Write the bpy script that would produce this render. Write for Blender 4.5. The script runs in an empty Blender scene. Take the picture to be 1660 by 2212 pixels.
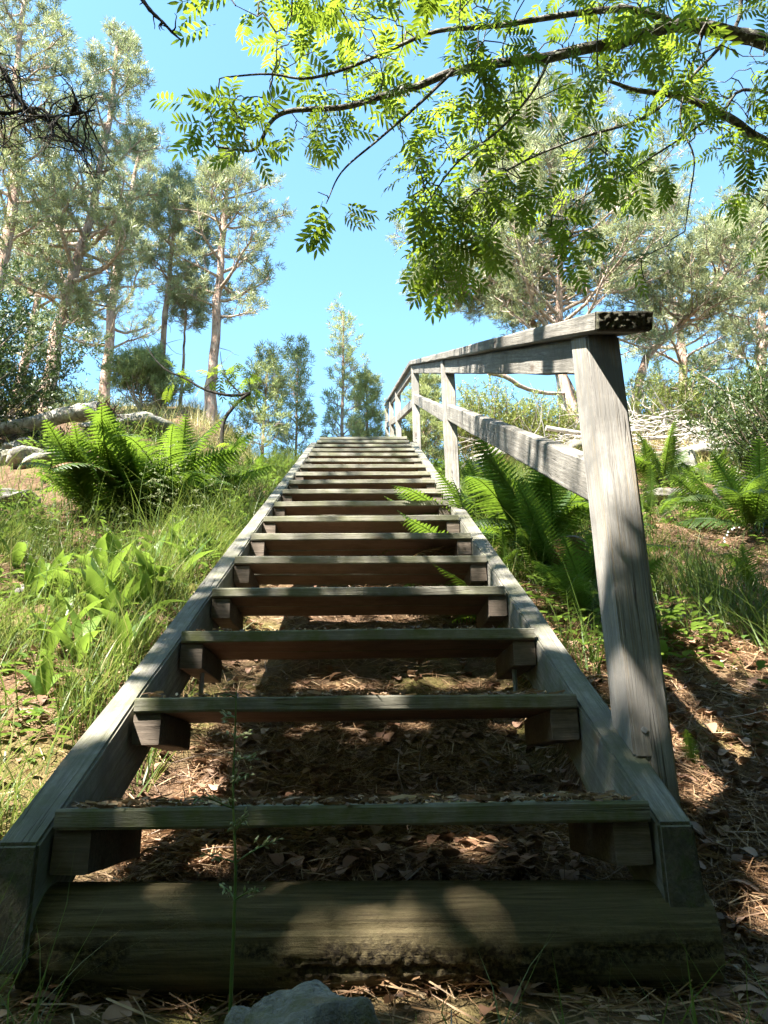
import bpy, bmesh, math, random
import numpy as np
from mathutils import Matrix, Vector

rng = np.random.default_rng(7)
random.seed(7)
scene = bpy.context.scene
COL = scene.collection

# ------------------------------------------------------------------ camera
CAM = np.array([0.0212, -1.3045, 0.0314])
PITCH, ROLL, YAW, FPX = 0.3401, -0.0135, 0.0252, 764.6      # focal length in pixels of a 768 x 1024 frame
_c, _s = math.cos, math.sin
FW = np.array([_s(YAW) * _c(PITCH), _c(YAW) * _c(PITCH), _s(PITCH)])
_r0 = np.array([_c(YAW), -_s(YAW), 0.0])
_u0 = np.cross(_r0, FW)
RT = _c(ROLL) * _r0 + _s(ROLL) * _u0
UP = -_s(ROLL) * _r0 + _c(ROLL) * _u0
cam_data = bpy.data.cameras.new('camera')
cam_data.sensor_fit = 'VERTICAL'
cam_data.sensor_height = 36.0
cam_data.lens = 36.0 * FPX / 1024.0
cam_data.clip_start = 0.02
cam_data.clip_end = 2000.0
cam = bpy.data.objects.new('camera', cam_data)
COL.objects.link(cam)
cam.matrix_world = Matrix(((RT[0], UP[0], -FW[0], CAM[0]), (RT[1], UP[1], -FW[1], CAM[1]),
                           (RT[2], UP[2], -FW[2], CAM[2]), (0, 0, 0, 1)))
scene.camera = cam

# ------------------------------------------------------------------ sky, sun, exposure
SUN_EL, SUN_AZ = math.radians(50.0), math.radians(225.0)      # azimuth clockwise from +Y: behind the camera, to the left
SUN_TO = np.array([_s(SUN_AZ) * _c(SUN_EL), _c(SUN_AZ) * _c(SUN_EL), _s(SUN_EL)])   # towards the sun
world = bpy.data.worlds.new('World')
scene.world = world
world.use_nodes = True
wn = world.node_tree.nodes
wl = world.node_tree.links
wn.clear()
w_out = wn.new('ShaderNodeOutputWorld')
w_bg = wn.new('ShaderNodeBackground')
w_sky = wn.new('ShaderNodeTexSky')
w_sky.sky_type = 'NISHITA'
w_sky.sun_disc = False
w_sky.sun_elevation = SUN_EL
w_sky.sun_rotation = SUN_AZ
w_sky.altitude = 50
w_sky.air_density = 1.0
w_sky.dust_density = 0.3
w_sky.ozone_density = 1.0
w_bg.inputs['Strength'].default_value = 0.088
w_tint = wn.new('ShaderNodeMix')                 # the camera's cyan rendering of a clear northern sky
w_tint.data_type = 'RGBA'; w_tint.blend_type = 'MULTIPLY'
w_tint.inputs[0].default_value = 1.0
w_tint.inputs[7].default_value = (0.80, 1.04, 1.02, 1)
wl.new(w_sky.outputs[0], w_tint.inputs[6])
wl.new(w_tint.outputs[2], w_bg.inputs['Color'])
wl.new(w_bg.outputs[0], w_out.inputs[0])
sun_data = bpy.data.lights.new('sun', 'SUN')
sun_data.energy = 5.0
sun_data.angle = math.radians(0.53)
sun_data.color = (1.0, 0.95, 0.86)
sun = bpy.data.objects.new('sun', sun_data)
COL.objects.link(sun)
sun.rotation_euler = Vector(tuple(SUN_TO)).to_track_quat('Z', 'Y').to_euler()
scene.view_settings.view_transform = 'Standard'
scene.view_settings.look = 'None'
scene.view_settings.exposure = 2.75
scene.view_settings.gamma = 1.0
scene.view_settings.use_curve_mapping = False
scene.render.engine = 'CYCLES'
scene.cycles.max_bounces = 4
scene.cycles.diffuse_bounces = 2
scene.cycles.glossy_bounces = 2
scene.cycles.transmission_bounces = 2
scene.cycles.use_denoising = True
scene.cycles.use_adaptive_sampling = True
scene.cycles.adaptive_threshold = 0.025


# ------------------------------------------------------------------ helpers
DS = 768.0 / 1660.0


def ray(x, y):
    """viewing direction (unit depth along the optical axis) through point x, y of the photo measured at 1660 px width"""
    return FW + RT * ((x * DS - 384.0) / FPX) - UP * ((y * DS - 512.0) / FPX)


def atd(x, y, d):
    return CAM + ray(x, y) * d


def aty(x, y, Y):
    r = ray(x, y)
    return CAM + r * ((Y - CAM[1]) / r[1])


def atx(x, y, X):
    r = ray(x, y)
    return CAM + r * ((X - CAM[0]) / r[0])


def sm(a, b, x):
    t = np.clip((np.asarray(x, float) - a) / (b - a), 0, 1)
    return t * t * (3 - 2 * t)


def _hash(ix, iy, s):
    h = (ix * 374761393 + iy * 668265263 + s * 974634761) & 0xffffffff
    h = ((h ^ (h >> 13)) * 1274126177) & 0xffffffff
    return ((h ^ (h >> 16)) & 0xffff) / 65535.0


def vnoise(x, y, s=0):
    x = np.asarray(x, float); y = np.asarray(y, float)
    ix = np.floor(x).astype(np.int64); iy = np.floor(y).astype(np.int64)
    fx = x - ix; fy = y - iy
    fx = fx * fx * (3 - 2 * fx); fy = fy * fy * (3 - 2 * fy)
    a = _hash(ix, iy, s); b = _hash(ix + 1, iy, s); c = _hash(ix, iy + 1, s); d = _hash(ix + 1, iy + 1, s)
    return (a * (1 - fx) + b * fx) * (1 - fy) + (c * (1 - fx) + d * fx) * fy


def norm(v):
    v = np.asarray(v, float)
    return v / np.maximum(np.linalg.norm(v, axis=-1, keepdims=True), 1e-9)


class MB:
    """collects vertices, faces, a random number per piece and a material slot; build() links ONE mesh object"""
    def __init__(self):
        self.V = []; self.F = []; self.R = []; self.M = []; self.n = 0

    def add(self, V, F, rnd=0.5, mi=0):
        V = np.asarray(V, float).reshape(-1, 3); F = np.asarray(F, int)
        self.V.append(V); self.F.append(F + self.n)
        self.R.append(np.broadcast_to(np.asarray(rnd, float), (len(V),)))
        self.M.append(np.broadcast_to(np.asarray(mi, int), (len(F),)))
        self.n += len(V)
        return self

    def mesh(self, name, mats, smooth=True):
        V = np.concatenate(self.V)
        me = bpy.data.meshes.new(name)
        me.vertices.add(len(V))
        me.vertices.foreach_set('co', V.astype(np.float32).ravel())
        loops = np.concatenate([f.ravel() for f in self.F])
        tot = np.concatenate([np.full(len(f), f.shape[1]) for f in self.F])
        me.loops.add(len(loops))
        me.loops.foreach_set('vertex_index', loops.astype(np.int32))
        me.polygons.add(len(tot))
        st = np.concatenate([[0], np.cumsum(tot)[:-1]])
        me.polygons.foreach_set('loop_start', st.astype(np.int32))
        me.polygons.foreach_set('loop_total', tot.astype(np.int32))
        me.polygons.foreach_set('material_index', np.concatenate(self.M).astype(np.int32))
        me.polygons.foreach_set('use_smooth', np.full(len(tot), smooth))
        at = me.attributes.new('rnd', 'FLOAT', 'POINT')
        at.data.foreach_set('value', np.concatenate(self.R).astype(np.float32))
        for m in (mats if isinstance(mats, (list, tuple)) else [mats]):
            me.materials.append(m)
        me.update(calc_edges=True)
        me.validate()
        return me

    def build(self, name, mats, parent=None, smooth=True, matrix=None):
        return link(name, self.mesh(name, mats, smooth), parent, matrix)


def link(name, data, parent=None, matrix=None):
    o = bpy.data.objects.new(name, data)
    COL.objects.link(o)
    if matrix is not None:
        o.matrix_world = matrix
    if parent is not None:
        o.parent = parent
        o.matrix_parent_inverse = Matrix.Translation(-Vector(parent.location))
    return o


def tag(o, label=None, cat=None, group=None, kind=None):
    if label: o['label'] = label
    if cat: o['category'] = cat
    if group: o['group'] = group
    if kind: o['kind'] = kind
    return o


def empty(name, loc, label=None, cat=None, group=None):
    o = bpy.data.objects.new(name, None)
    COL.objects.link(o)
    o.location = tuple(float(v) for v in loc)
    o.empty_display_size = 0.1
    return tag(o, label, cat, group)


def mat4(X, Y, Z, T):
    return Matrix(((X[0], Y[0], Z[0], T[0]), (X[1], Y[1], Z[1], T[1]), (X[2], Y[2], Z[2], T[2]), (0, 0, 0, 1)))


def catmull(P, n):
    P = np.asarray(P, float)
    if len(P) < 3:
        t = np.linspace(0, 1, n)[:, None]
        return P[0] * (1 - t) + P[-1] * t
    Q = np.vstack([2 * P[0] - P[1], P, 2 * P[-1] - P[-2]])
    out = []
    ts = np.linspace(0, len(P) - 1, n)
    for t in ts:
        i = min(int(t), len(P) - 2); u = t - i
        a, b, c, d = Q[i], Q[i + 1], Q[i + 2], Q[i + 3]
        out.append(0.5 * ((2 * b) + (-a + c) * u + (2 * a - 5 * b + 4 * c - d) * u * u + (-a + 3 * b - 3 * c + d) * u ** 3))
    return np.array(out)


def tube(P, R, sides=6, cap=True, rough=0.0):
    P = np.asarray(P, float); n = len(P)
    R = np.broadcast_to(np.asarray(R, float), (n,))
    T = norm(np.gradient(P, axis=0))
    ref = np.array([0, 0, 1.0]) if abs(T[0][2]) < 0.9 else np.array([1.0, 0, 0])
    A = norm(np.cross(T, ref)); B = np.cross(T, A)
    th = np.linspace(0, 2 * np.pi, sides, endpoint=False)
    rr = R[:, None] * np.ones(sides)
    if rough:
        rr = rr * (1 + rough * rng.normal(size=rr.shape))
    V = P[:, None, :] + rr[..., None] * (np.cos(th)[None, :, None] * A[:, None, :] + np.sin(th)[None, :, None] * B[:, None, :])
    V = V.reshape(-1, 3)
    i = np.arange(n - 1)[:, None] * sides; j = np.arange(sides)[None, :]; k = (j + 1) % sides
    F = np.stack([i + j, i + k, i + sides + k, i + sides + j], -1).reshape(-1, 4)
    return V, F


def tubes_into(mb, P, R, sides=6, rnd=0.5, rough=0.0, mi=0):
    V, F = tube(P, R, sides, rough=rough)
    mb.add(V, F, rnd, mi)
    n = len(V)
    for base, r in ((0, R if np.isscalar(R) else R[0]), (n - sides, R if np.isscalar(R) else R[-1])):
        if r > 0.004:
            c = V[base:base + sides].mean(0)
            idx = np.arange(sides)
            mb.add(np.vstack([V[base:base + sides], c]), np.stack([idx, (idx + 1) % sides, np.full(sides, sides)], -1), rnd, mi)


def frames(D, roll=None):
    """rotation matrices whose z axis is D (N,3)"""
    D = norm(D); N = len(D)
    ref = rng.normal(size=(N, 3)) if roll is None else np.broadcast_to(np.asarray(roll, float), (N, 3))
    X = norm(np.cross(ref, D)); Y = np.cross(D, X)
    return np.stack([X, Y, D], -1)


def inst(mb, tv, tf, M, T, S, rnd=None, mi=0):
    tv = np.asarray(tv, float); N = len(T); m = len(tv)
    S = np.broadcast_to(np.asarray(S, float), (N,))
    V = np.einsum('nij,mj->nmi', M, tv) * S[:, None, None] + np.asarray(T)[:, None, :]
    F = (np.asarray(tf)[None] + (np.arange(N) * m)[:, None, None]).reshape(-1, np.asarray(tf).shape[1])
    r = rng.random(N) if rnd is None else np.asarray(rnd)
    mb.add(V.reshape(-1, 3), F, np.repeat(r, m), mi)


# ------------------------------------------------------------------ materials
class NT:
    def __init__(self, name):
        self.m = bpy.data.materials.new(name)
        self.m.use_nodes = True
        self.t = self.m.node_tree
        self.t.nodes.clear()
        self.out = self.n('ShaderNodeOutputMaterial')

    def n(self, kind, **kw):
        nd = self.t.nodes.new(kind)
        for k, v in kw.items():
            if k.startswith('i_'):
                nd.inputs[k[2:].replace('_', ' ')].default_value = v
            else:
                setattr(nd, k, v)
        return nd

    def l(self, a, b):
        self.t.links.new(a, b)

    def ramp(self, fac, stops, interp='LINEAR'):
        r = self.n('ShaderNodeValToRGB')
        r.color_ramp.interpolation = interp
        e = r.color_ramp.elements
        while len(e) < len(stops): e.new(0.5)
        for x, (p, c) in zip(e, stops):
            x.position = p
            x.color = (c, c, c, 1) if np.isscalar(c) else (*c, 1)
        self.l(fac, r.inputs[0])
        return r.outputs[0]

    def mix(self, fac, a, b, blend='MIX'):
        m = self.n('ShaderNodeMix', data_type='RGBA', blend_type=blend)
        for s, v in ((m.inputs[0], fac), (m.inputs[6], a), (m.inputs[7], b)):
            if isinstance(v, bpy.types.NodeSocket): self.l(v, s)
            else: s.default_value = v if np.isscalar(v) else (*v, 1)
        return m.outputs[2]

    def math(self, op, a, b=0.0):
        m = self.n('ShaderNodeMath', operation=op)
        for s, v in zip(m.inputs, (a, b)):
            if isinstance(v, bpy.types.NodeSocket): self.l(v, s)
            else: s.default_value = v
        return m.outputs[0]

    def noise(self, vec, scale, detail=4, rough=0.6, dist=0.0):
        n = self.n('ShaderNodeTexNoise')
        n.inputs['Scale'].default_value = scale; n.inputs['Detail'].default_value = detail
        n.inputs['Roughness'].default_value = rough; n.inputs['Distortion'].default_value = dist
        if vec is not None: self.l(vec, n.inputs['Vector'])
        return n.outputs['Fac']

    def mapping(self, vec, scale, loc=(0, 0, 0)):
        m = self.n('ShaderNodeMapping')
        m.inputs['Scale'].default_value = scale
        m.inputs['Location'].default_value = loc
        self.l(vec, m.inputs['Vector'])
        return m.outputs[0]

    def principled(self, col, rough=0.7, bump=None, bs=0.3, bd=0.01, spec=0.3):
        p = self.n('ShaderNodeBsdfPrincipled')
        p.inputs['Roughness'].default_value = rough
        p.inputs['Specular IOR Level'].default_value = spec
        if isinstance(col, bpy.types.NodeSocket): self.l(col, p.inputs['Base Color'])
        else: p.inputs['Base Color'].default_value = (*col, 1)
        if bump is not None:
            b = self.n('ShaderNodeBump')
            b.inputs['Strength'].default_value = bs; b.inputs['Distance'].default_value = bd
            self.l(bump, b.inputs['Height'])
            self.l(b.outputs[0], p.inputs['Normal'])
        self.l(p.outputs[0], self.out.inputs[0])
        return p


def coords(t, rand=True):
    tc = t.n('ShaderNodeTexCoord').outputs['Object']
    if not rand: return tc
    oi = t.n('ShaderNodeObjectInfo').outputs['Random']
    k = t.math('MULTIPLY', oi, 37.0)
    cb = t.n('ShaderNodeCombineXYZ')
    for s in cb.inputs: t.l(k, s)
    a = t.n('ShaderNodeVectorMath', operation='ADD')
    t.l(tc, a.inputs[0]); t.l(cb.outputs[0], a.inputs[1])
    return a.outputs[0]


def wood(name, axis, dark, mid, light, moss=0.0, streak=None, rough=0.8):
    t = NT(name)
    v = coords(t)
    lo = [1.0, 1.0, 1.0]
    def sc(along, across):
        q = [across] * 3; q[axis] = along
        return q
    grain = t.noise(t.mapping(v, sc(3.5, 130)), 1.0, 5, 0.6, 0.3)
    fine = t.noise(t.mapping(v, sc(30, 420)), 1.0, 3, 0.7)
    blot = t.noise(v, 7.0, 5, 0.68)
    g = t.math('ADD', t.math('MULTIPLY', grain, 0.6), t.math('MULTIPLY', fine, 0.4))
    col = t.ramp(g, [(0.30, dark), (0.48, mid), (0.68, light)])
    if streak is not None:
        sk = t.noise(t.mapping(v, sc(1.6, 230), (3, 7, 1)), 1.0, 3, 0.6)
        col = t.mix(t.ramp(sk, [(0.52, 0.0), (0.6, 0.75)]), col, streak)
    col = t.mix(t.ramp(blot, [(0.38, 0.85), (0.58, 0.0)]), col, tuple(c * 0.62 for c in mid))
    # knots: rare dark ovals stretched along the grain
    vo = t.n('ShaderNodeTexVoronoi'); vo.inputs['Scale'].default_value = 1.0
    t.l(t.mapping(v, sc(3.2, 9.0)), vo.inputs['Vector'])
    kn = t.ramp(vo.outputs['Distance'], [(0.05, 1.0), (0.13, 0.0)])
    col = t.mix(t.math('MULTIPLY', kn, 0.75), col, (0.07, 0.045, 0.03))
    # drying cracks
    ck = t.noise(t.mapping(v, sc(1.3, 48), (9, 2, 5)), 1.0, 2, 0.5)
    crack = t.ramp(ck, [(0.487, 0.0), (0.5, 1.0), (0.513, 0.0)])
    msk = t.ramp(t.noise(t.mapping(v, sc(2.5, 6)), 1.0, 2), [(0.55, 0.0), (0.63, 0.9)])
    ckm = t.math('MULTIPLY', crack, msk)
    col = t.mix(ckm, col, (0.03, 0.025, 0.02))
    if moss:
        mo = t.noise(v, 9.0, 5, 0.7)
        col = t.mix(t.math('MULTIPLY', t.ramp(mo, [(0.42, 0.0), (0.62, 1.0)]), moss), col, (0.085, 0.095, 0.03))
    h = t.math('SUBTRACT', g, t.math('MULTIPLY', ckm, 1.5))
    t.principled(col, rough, h, 0.55, 0.006, 0.25)
    return t.m


GREY = dict(dark=(0.07, 0.063, 0.053), mid=(0.165, 0.152, 0.131), light=(0.285, 0.266, 0.235))
M_tread = wood('weathered_tread', 0, (0.075, 0.068, 0.05), (0.185, 0.172, 0.135), (0.30, 0.285, 0.235), moss=0.5)
M_tread_moss_shade = wood('moss_shade_tread', 0, (0.07, 0.064, 0.046), (0.165, 0.155, 0.118), (0.27, 0.257, 0.205), moss=0.9)  # moss, plus a darker base that paints shade into the lowest steps
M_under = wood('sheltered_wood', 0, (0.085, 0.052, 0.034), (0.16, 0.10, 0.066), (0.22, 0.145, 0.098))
M_string = wood('weathered_stringer', 0, **GREY, moss=0.45)
M_cleat = wood('cleat_wood', 1, (0.05, 0.038, 0.03), (0.115, 0.09, 0.068), (0.19, 0.15, 0.118))
M_post = wood('weathered_post', 2, (0.10, 0.093, 0.084), (0.23, 0.217, 0.197), (0.345, 0.328, 0.30), streak=(0.24, 0.185, 0.11))
M_rail = wood('weathered_rail', 0, **GREY)


def endgrain():
    t = NT('rotten_end_grain')
    v = t.n('ShaderNodeTexCoord').outputs['Object']
    a = t.noise(v, 150, 4, 0.65, 1.0)
    col = t.ramp(a, [(0.42, (0.035, 0.031, 0.021)), (0.50, (0.06, 0.056, 0.036)), (0.62, (0.10, 0.096, 0.062))])
    t.principled(col, 0.9, a, 0.6, 0.008)
    return t.m


M_end = endgrain()


def sawn_end():
    t = NT('mossy_sawn_end')
    v = t.n('ShaderNodeTexCoord').outputs['Object']
    a = t.noise(v, 26, 6, 0.75, 0.8)
    b = t.noise(v, 220, 3, 0.7)
    col = t.ramp(a, [(0.3, (0.035, 0.03, 0.022)), (0.5, (0.075, 0.066, 0.045)), (0.7, (0.13, 0.115, 0.08))])
    col = t.mix(t.ramp(t.noise(v, 38, 5, 0.7), [(0.48, 0.0), (0.66, 0.8)]), col, (0.06, 0.075, 0.022))
    t.principled(col, 0.95, t.math('ADD', a, t.math('MULTIPLY', b, 0.6)), 0.9, 0.012)
    return t.m


M_sawn = sawn_end()


def bark(name, c1, c2, c3, scale=14, stretch=0.35, lichen=0.0):
    t = NT(name)
    v = coords(t)
    m = t.mapping(v, (scale, scale, scale * stretch))
    a = t.noise(m, 1.0, 6, 0.7, 0.8)
    col = t.ramp(a, [(0.34, c1), (0.5, c2), (0.66, c3)])
    if lichen:
        b = t.noise(v, scale * 1.7, 4, 0.6)
        col = t.mix(t.math('MULTIPLY', t.ramp(b, [(0.53, 0.0), (0.6, 1.0)]), lichen), col, (0.36, 0.37, 0.28))
    t.principled(col, 0.9, a, 0.9, 0.02, 0.15)
    return t.m


M_pinebark = bark('pine_bark', (0.10, 0.06, 0.045), (0.32, 0.215, 0.165), (0.47, 0.35, 0.28))
M_limb = bark('pine_limb', (0.16, 0.11, 0.085), (0.33, 0.25, 0.20), (0.46, 0.38, 0.31))
M_dark = bark('dark_twig', (0.012, 0.010, 0.008), (0.03, 0.025, 0.02), (0.07, 0.06, 0.05))
M_rowan = bark('rowan_bark', (0.035, 0.03, 0.026), (0.09, 0.08, 0.07), (0.17, 0.155, 0.135), 30, 0.8, lichen=0.6)
M_dead = bark('dead_wood', (0.10, 0.08, 0.065), (0.32, 0.29, 0.25), (0.52, 0.48, 0.43), 18, 0.8, lichen=0.3)
M_brush = bark('bleached_twig', (0.25, 0.22, 0.19), (0.42, 0.38, 0.34), (0.56, 0.52, 0.47))
M_soil = bark('root_soil', (0.015, 0.010, 0.007), (0.06, 0.032, 0.02), (0.14, 0.07, 0.04), 20, 1)


def foliage(name, stops, trans=(0.3, 0.45, 0.05), tw=0.4, src='attr', rough=0.45, spec=0.35, veins=0.0):
    t = NT(name)
    if src == 'attr':
        a = t.n('ShaderNodeAttribute', attribute_name='rnd').outputs['Fac']
    else:
        a = t.n('ShaderNodeObjectInfo').outputs['Random']
    col = t.ramp(a, stops)
    v = t.n('ShaderNodeTexCoord').outputs['Object']
    col = t.mix(0.35, col, t.mix(t.ramp(t.noise(v, 9, 3), [(0.35, 0.0), (0.65, 1.0)]), (0.0, 0.0, 0.0), stops[-1][1]), 'SOFT_LIGHT')
    if veins:
        sx = t.n('ShaderNodeSeparateXYZ'); t.l(v, sx.inputs[0])
        st = t.math('SINE', t.math('MULTIPLY', sx.outputs[0], veins))
        col = t.mix(t.ramp(st, [(0.45, 0.0), (0.95, 0.45)]), col, (0.05, 0.09, 0.02))
        sp_ = t.ramp(t.noise(v, 55, 3, 0.7), [(0.66, 0.0), (0.72, 0.8)])
        col = t.mix(sp_, col, (0.16, 0.11, 0.04))
    p = t.principled(col, rough, None, spec=spec)
    tr = t.n('ShaderNodeBsdfTranslucent')
    tc = t.mix(0.5, col, trans)
    t.l(tc, tr.inputs['Color'])
    ms = t.n('ShaderNodeMixShader'); ms.inputs[0].default_value = tw
    t.l(p.outputs[0], ms.inputs[1]); t.l(tr.outputs[0], ms.inputs[2])
    t.l(ms.outputs[0], t.out.inputs[0])
    return t.m


M_needle = foliage('pine_needles', [(0.0, (0.095, 0.12, 0.06)), (0.5, (0.25, 0.272, 0.15)), (1.0, (0.43, 0.44, 0.27))], (0.36, 0.40, 0.15), 0.35)
M_needle_y = foliage('young_pine_needles', [(0.0, (0.15, 0.19, 0.085)), (0.5, (0.27, 0.31, 0.14)), (1.0, (0.40, 0.42, 0.22))], (0.38, 0.44, 0.14), 0.4)
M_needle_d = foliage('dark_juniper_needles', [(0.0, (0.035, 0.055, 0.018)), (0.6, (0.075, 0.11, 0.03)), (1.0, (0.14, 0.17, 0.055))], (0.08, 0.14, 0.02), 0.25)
M_juniper = foliage('juniper_needles', [(0.0, (0.12, 0.15, 0.04)), (0.5, (0.20, 0.23, 0.055)), (1.0, (0.30, 0.31, 0.10))], (0.3, 0.34, 0.06), 0.3)
ROW = [(0.0, (0.045, 0.08, 0.014)), (0.5, (0.07, 0.12, 0.02)), (1.0, (0.12, 0.17, 0.03))]
M_rowleaf = foliage('rowan_leaf', ROW, (0.34, 0.45, 0.03), 0.6, 'obj')
M_rowleaf_a = foliage('rowan_leaf_mass', ROW, (0.34, 0.45, 0.03), 0.6)
FER = [(0.0, (0.04, 0.075, 0.015)), (0.5, (0.06, 0.115, 0.02)), (1.0, (0.11, 0.165, 0.03))]
M_fern = foliage('fern_frond', FER, (0.26, 0.40, 0.03), 0.48, 'obj')
M_lily = foliage('lily_leaf', [(0.0, (0.075, 0.14, 0.03)), (0.6, (0.12, 0.20, 0.04)), (1.0, (0.19, 0.28, 0.06))], (0.32, 0.46, 0.05), 0.4, 'obj', 0.35, veins=1400.0)
M_grass = foliage('grass_blade', [(0.0, (0.06, 0.11, 0.02)), (0.55, (0.11, 0.17, 0.035)), (0.75, (0.20, 0.22, 0.07)), (1.0, (0.36, 0.30, 0.15))], (0.28, 0.36, 0.06), 0.4)
M_dry = foliage('dry_grass', [(0.0, (0.22, 0.23, 0.07)), (0.5, (0.32, 0.29, 0.11)), (1.0, (0.45, 0.38, 0.20))], (0.4, 0.38, 0.14), 0.35)
M_stalk = foliage('grass_stalk_green', [(0.0, (0.08, 0.14, 0.03)), (1.0, (0.17, 0.24, 0.07))], (0.3, 0.4, 0.1), 0.3)
M_spike = foliage('grass_spikelet', [(0.0, (0.22, 0.28, 0.12)), (1.0, (0.42, 0.42, 0.26))], (0.4, 0.45, 0.2), 0.3)
M_litter = foliage('needle_litter', [(0.0, (0.07, 0.038, 0.02)), (0.4, (0.20, 0.115, 0.06)), (0.75, (0.33, 0.22, 0.125)), (1.0, (0.48, 0.38, 0.25))], (0.3, 0.2, 0.1), 0.1, rough=0.6)
M_leaflit = foliage('dry_leaf', [(0.0, (0.10, 0.05, 0.03)), (0.5, (0.27, 0.16, 0.10)), (1.0, (0.46, 0.34, 0.26))], (0.35, 0.2, 0.1), 0.12, rough=0.6)


def rockmat(name, moss=0.4, k=1.0, fs=1.0):
    t = NT(name)
    v = coords(t)
    a = t.noise(v, 4.0 * fs, 6, 0.65)
    b = t.noise(v, 60 * fs, 3, 0.7)
    col = t.ramp(a, [(0.36, (0.13 * k, 0.12 * k, 0.10 * k)), (0.5, (0.26 * k, 0.24 * k, 0.205 * k)), (0.62, (0.38 * k, 0.355 * k, 0.31 * k))])
    col = t.mix(t.ramp(b, [(0.42, 0.5), (0.55, 0.0)]), col, (0.10, 0.095, 0.09))
    m = t.noise(v, 7.0 * fs, 5, 0.7)
    col = t.mix(t.math('MULTIPLY', t.ramp(m, [(0.48, 0.0), (0.62, 1.0)]), moss), col, (0.115, 0.11, 0.05))
    h = t.math('ADD', a, t.math('MULTIPLY', b, 0.4))
    t.principled(col, 0.85, h, 0.7, 0.03, 0.25)
    return t.m


M_rock = rockmat('granite', 0.45)
M_rock_m = rockmat('mossy_stone', 0.8, 0.75, 3.5)


def groundmat():
    t = NT('forest_floor')
    v = t.n('ShaderNodeTexCoord').outputs['Object']
    big = t.noise(v, 0.9, 4, 0.6)
    mid = t.noise(v, 6.0, 5, 0.7)
    fin = t.noise(v, 45, 4, 0.75)
    col = t.ramp(fin, [(0.3, (0.045, 0.026, 0.016)), (0.5, (0.105, 0.066, 0.04)), (0.68, (0.22, 0.15, 0.095))])
    col = t.mix(t.ramp(mid, [(0.4, 0.0), (0.65, 0.6)]), col, (0.20, 0.12, 0.075))
    col = t.mix(t.ramp(big, [(0.5, 0.0), (0.66, 0.85)]), col, t.ramp(fin, [(0.35, (0.06, 0.065, 0.015)), (0.65, (0.19, 0.18, 0.045))]))
    t.principled(col, 0.95, t.math('ADD', fin, mid), 0.9, 0.03, 0.1)
    return t.m


M_ground = groundmat()
t_ = NT('zinc_bolt'); t_.principled((0.16, 0.165, 0.17), 0.45, t_.noise(None, 90, 2), 0.3, 0.002, 0.5); M_bolt = t_.m
t_ = NT('small_flower_white')
t_.principled(t_.ramp(t_.noise(None, 40, 2), [(0.3, (0.7, 0.7, 0.66)), (0.7, (0.8, 0.8, 0.78))]), 0.6); M_flower = t_.m
t_ = NT('pale_lichen')
t_.principled(t_.ramp(t_.noise(None, 90, 3), [(0.3, (0.3, 0.36, 0.3)), (0.7, (0.62, 0.68, 0.6))]), 0.9); M_lichen = t_.m

# ------------------------------------------------------------------ terrain
SL = 0.2091 / 0.3651


def H(x, y):
    x = np.asarray(x, float); y = np.asarray(y, float)
    lin = SL * y - 0.36
    low = -0.285 + 0.03 * np.minimum(y, 0)
    k = 0.06
    z = np.maximum(lin, low) + k * np.exp(-np.abs(lin - low) / k * 1.2) * 0.5
    # plateaus: left keeps climbing furthest, the gap behind the stairs climbs least
    a = (x - 0.02) / np.maximum(y + 1.3, 0.5)
    cen = sm(-0.26, -0.10, a) * (1 - sm(0.085, 0.2, a))
    yt = 11.5 * (1 - sm(-0.12, 0.10, a)) + 9.2 * sm(-0.12, 0.10, a)
    zt_side = SL * yt - 0.36 + 0.05 * (y - yt)
    z = np.where(y > yt, zt_side, z)
    zc = SL * 6.0 - 0.36 + 0.36 * (np.minimum(y, 16) - 6.0) - 0.10
    z = np.where(y > 6.0, z * (1 - cen) + np.minimum(z, zc) * cen, z)
    z = z + 0.40 * (1 - sm(-2.4, -1.0, x)) * sm(2.5, 6.5, y)
    under = sm(-0.85, -0.5, x) * (1 - sm(0.5, 0.72, x))
    z = z - 0.20 * under * sm(0.3, 1.0, y) * (1 - sm(5.6, 6.2, y))
    amp = 0.10 * sm(0.7, 1.8, np.abs(x)) * sm(0.2, 1.5, y)
    z = z + amp * (vnoise(x * 1.3 + 9, y * 1.3, 3) - 0.5) * 2 + amp * 0.5 * (vnoise(x * 3.7, y * 3.7, 4) - 0.5) * 2
    z = z + 0.025 * (vnoise(x * 9, y * 9, 5) - 0.5)
    return z


def grid(xs, ys, fn):
    X, Y = np.meshgrid(xs, ys)
    V = np.stack([X, Y, fn(X, Y)], -1).reshape(-1, 3)
    nx, ny = len(xs), len(ys)
    i = (np.arange(ny - 1)[:, None] * nx + np.arange(nx - 1)[None, :])
    F = np.stack([i, i + 1, i + nx + 1, i + nx], -1).reshape(-1, 4)
    return V, F


def nonuni(a, b, na, c0, c1, step):
    core = np.arange(c0, c1 + 1e-6, step)
    left = c0 - np.geomspace(step, c0 - a, na)[::-1]
    right = c1 + np.geomspace(step, b - c1, na)
    return np.concatenate([left, core, right])


V, F = grid(nonuni(-600, 600, 40, -7, 8, 0.07), nonuni(-600, 900, 40, -2.0, 14, 0.07), H)
tag(MB().add(V, F).build('ground', M_ground), 'brown needle strewn forest slope climbing away under the staircase', 'ground', kind='structure')

# ------------------------------------------------------------------ staircase
RUN, RISE, WID, THK = 0.3651, 0.2091, 0.95, 0.0313
NT1 = 18
SDIR = norm(np.array([0, RUN, RISE]))
stair = empty('wooden_staircase', (0, 0, -0.28), 'weathered grey open-tread wooden staircase with a one-sided railing climbing the slope', 'staircase')


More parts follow.
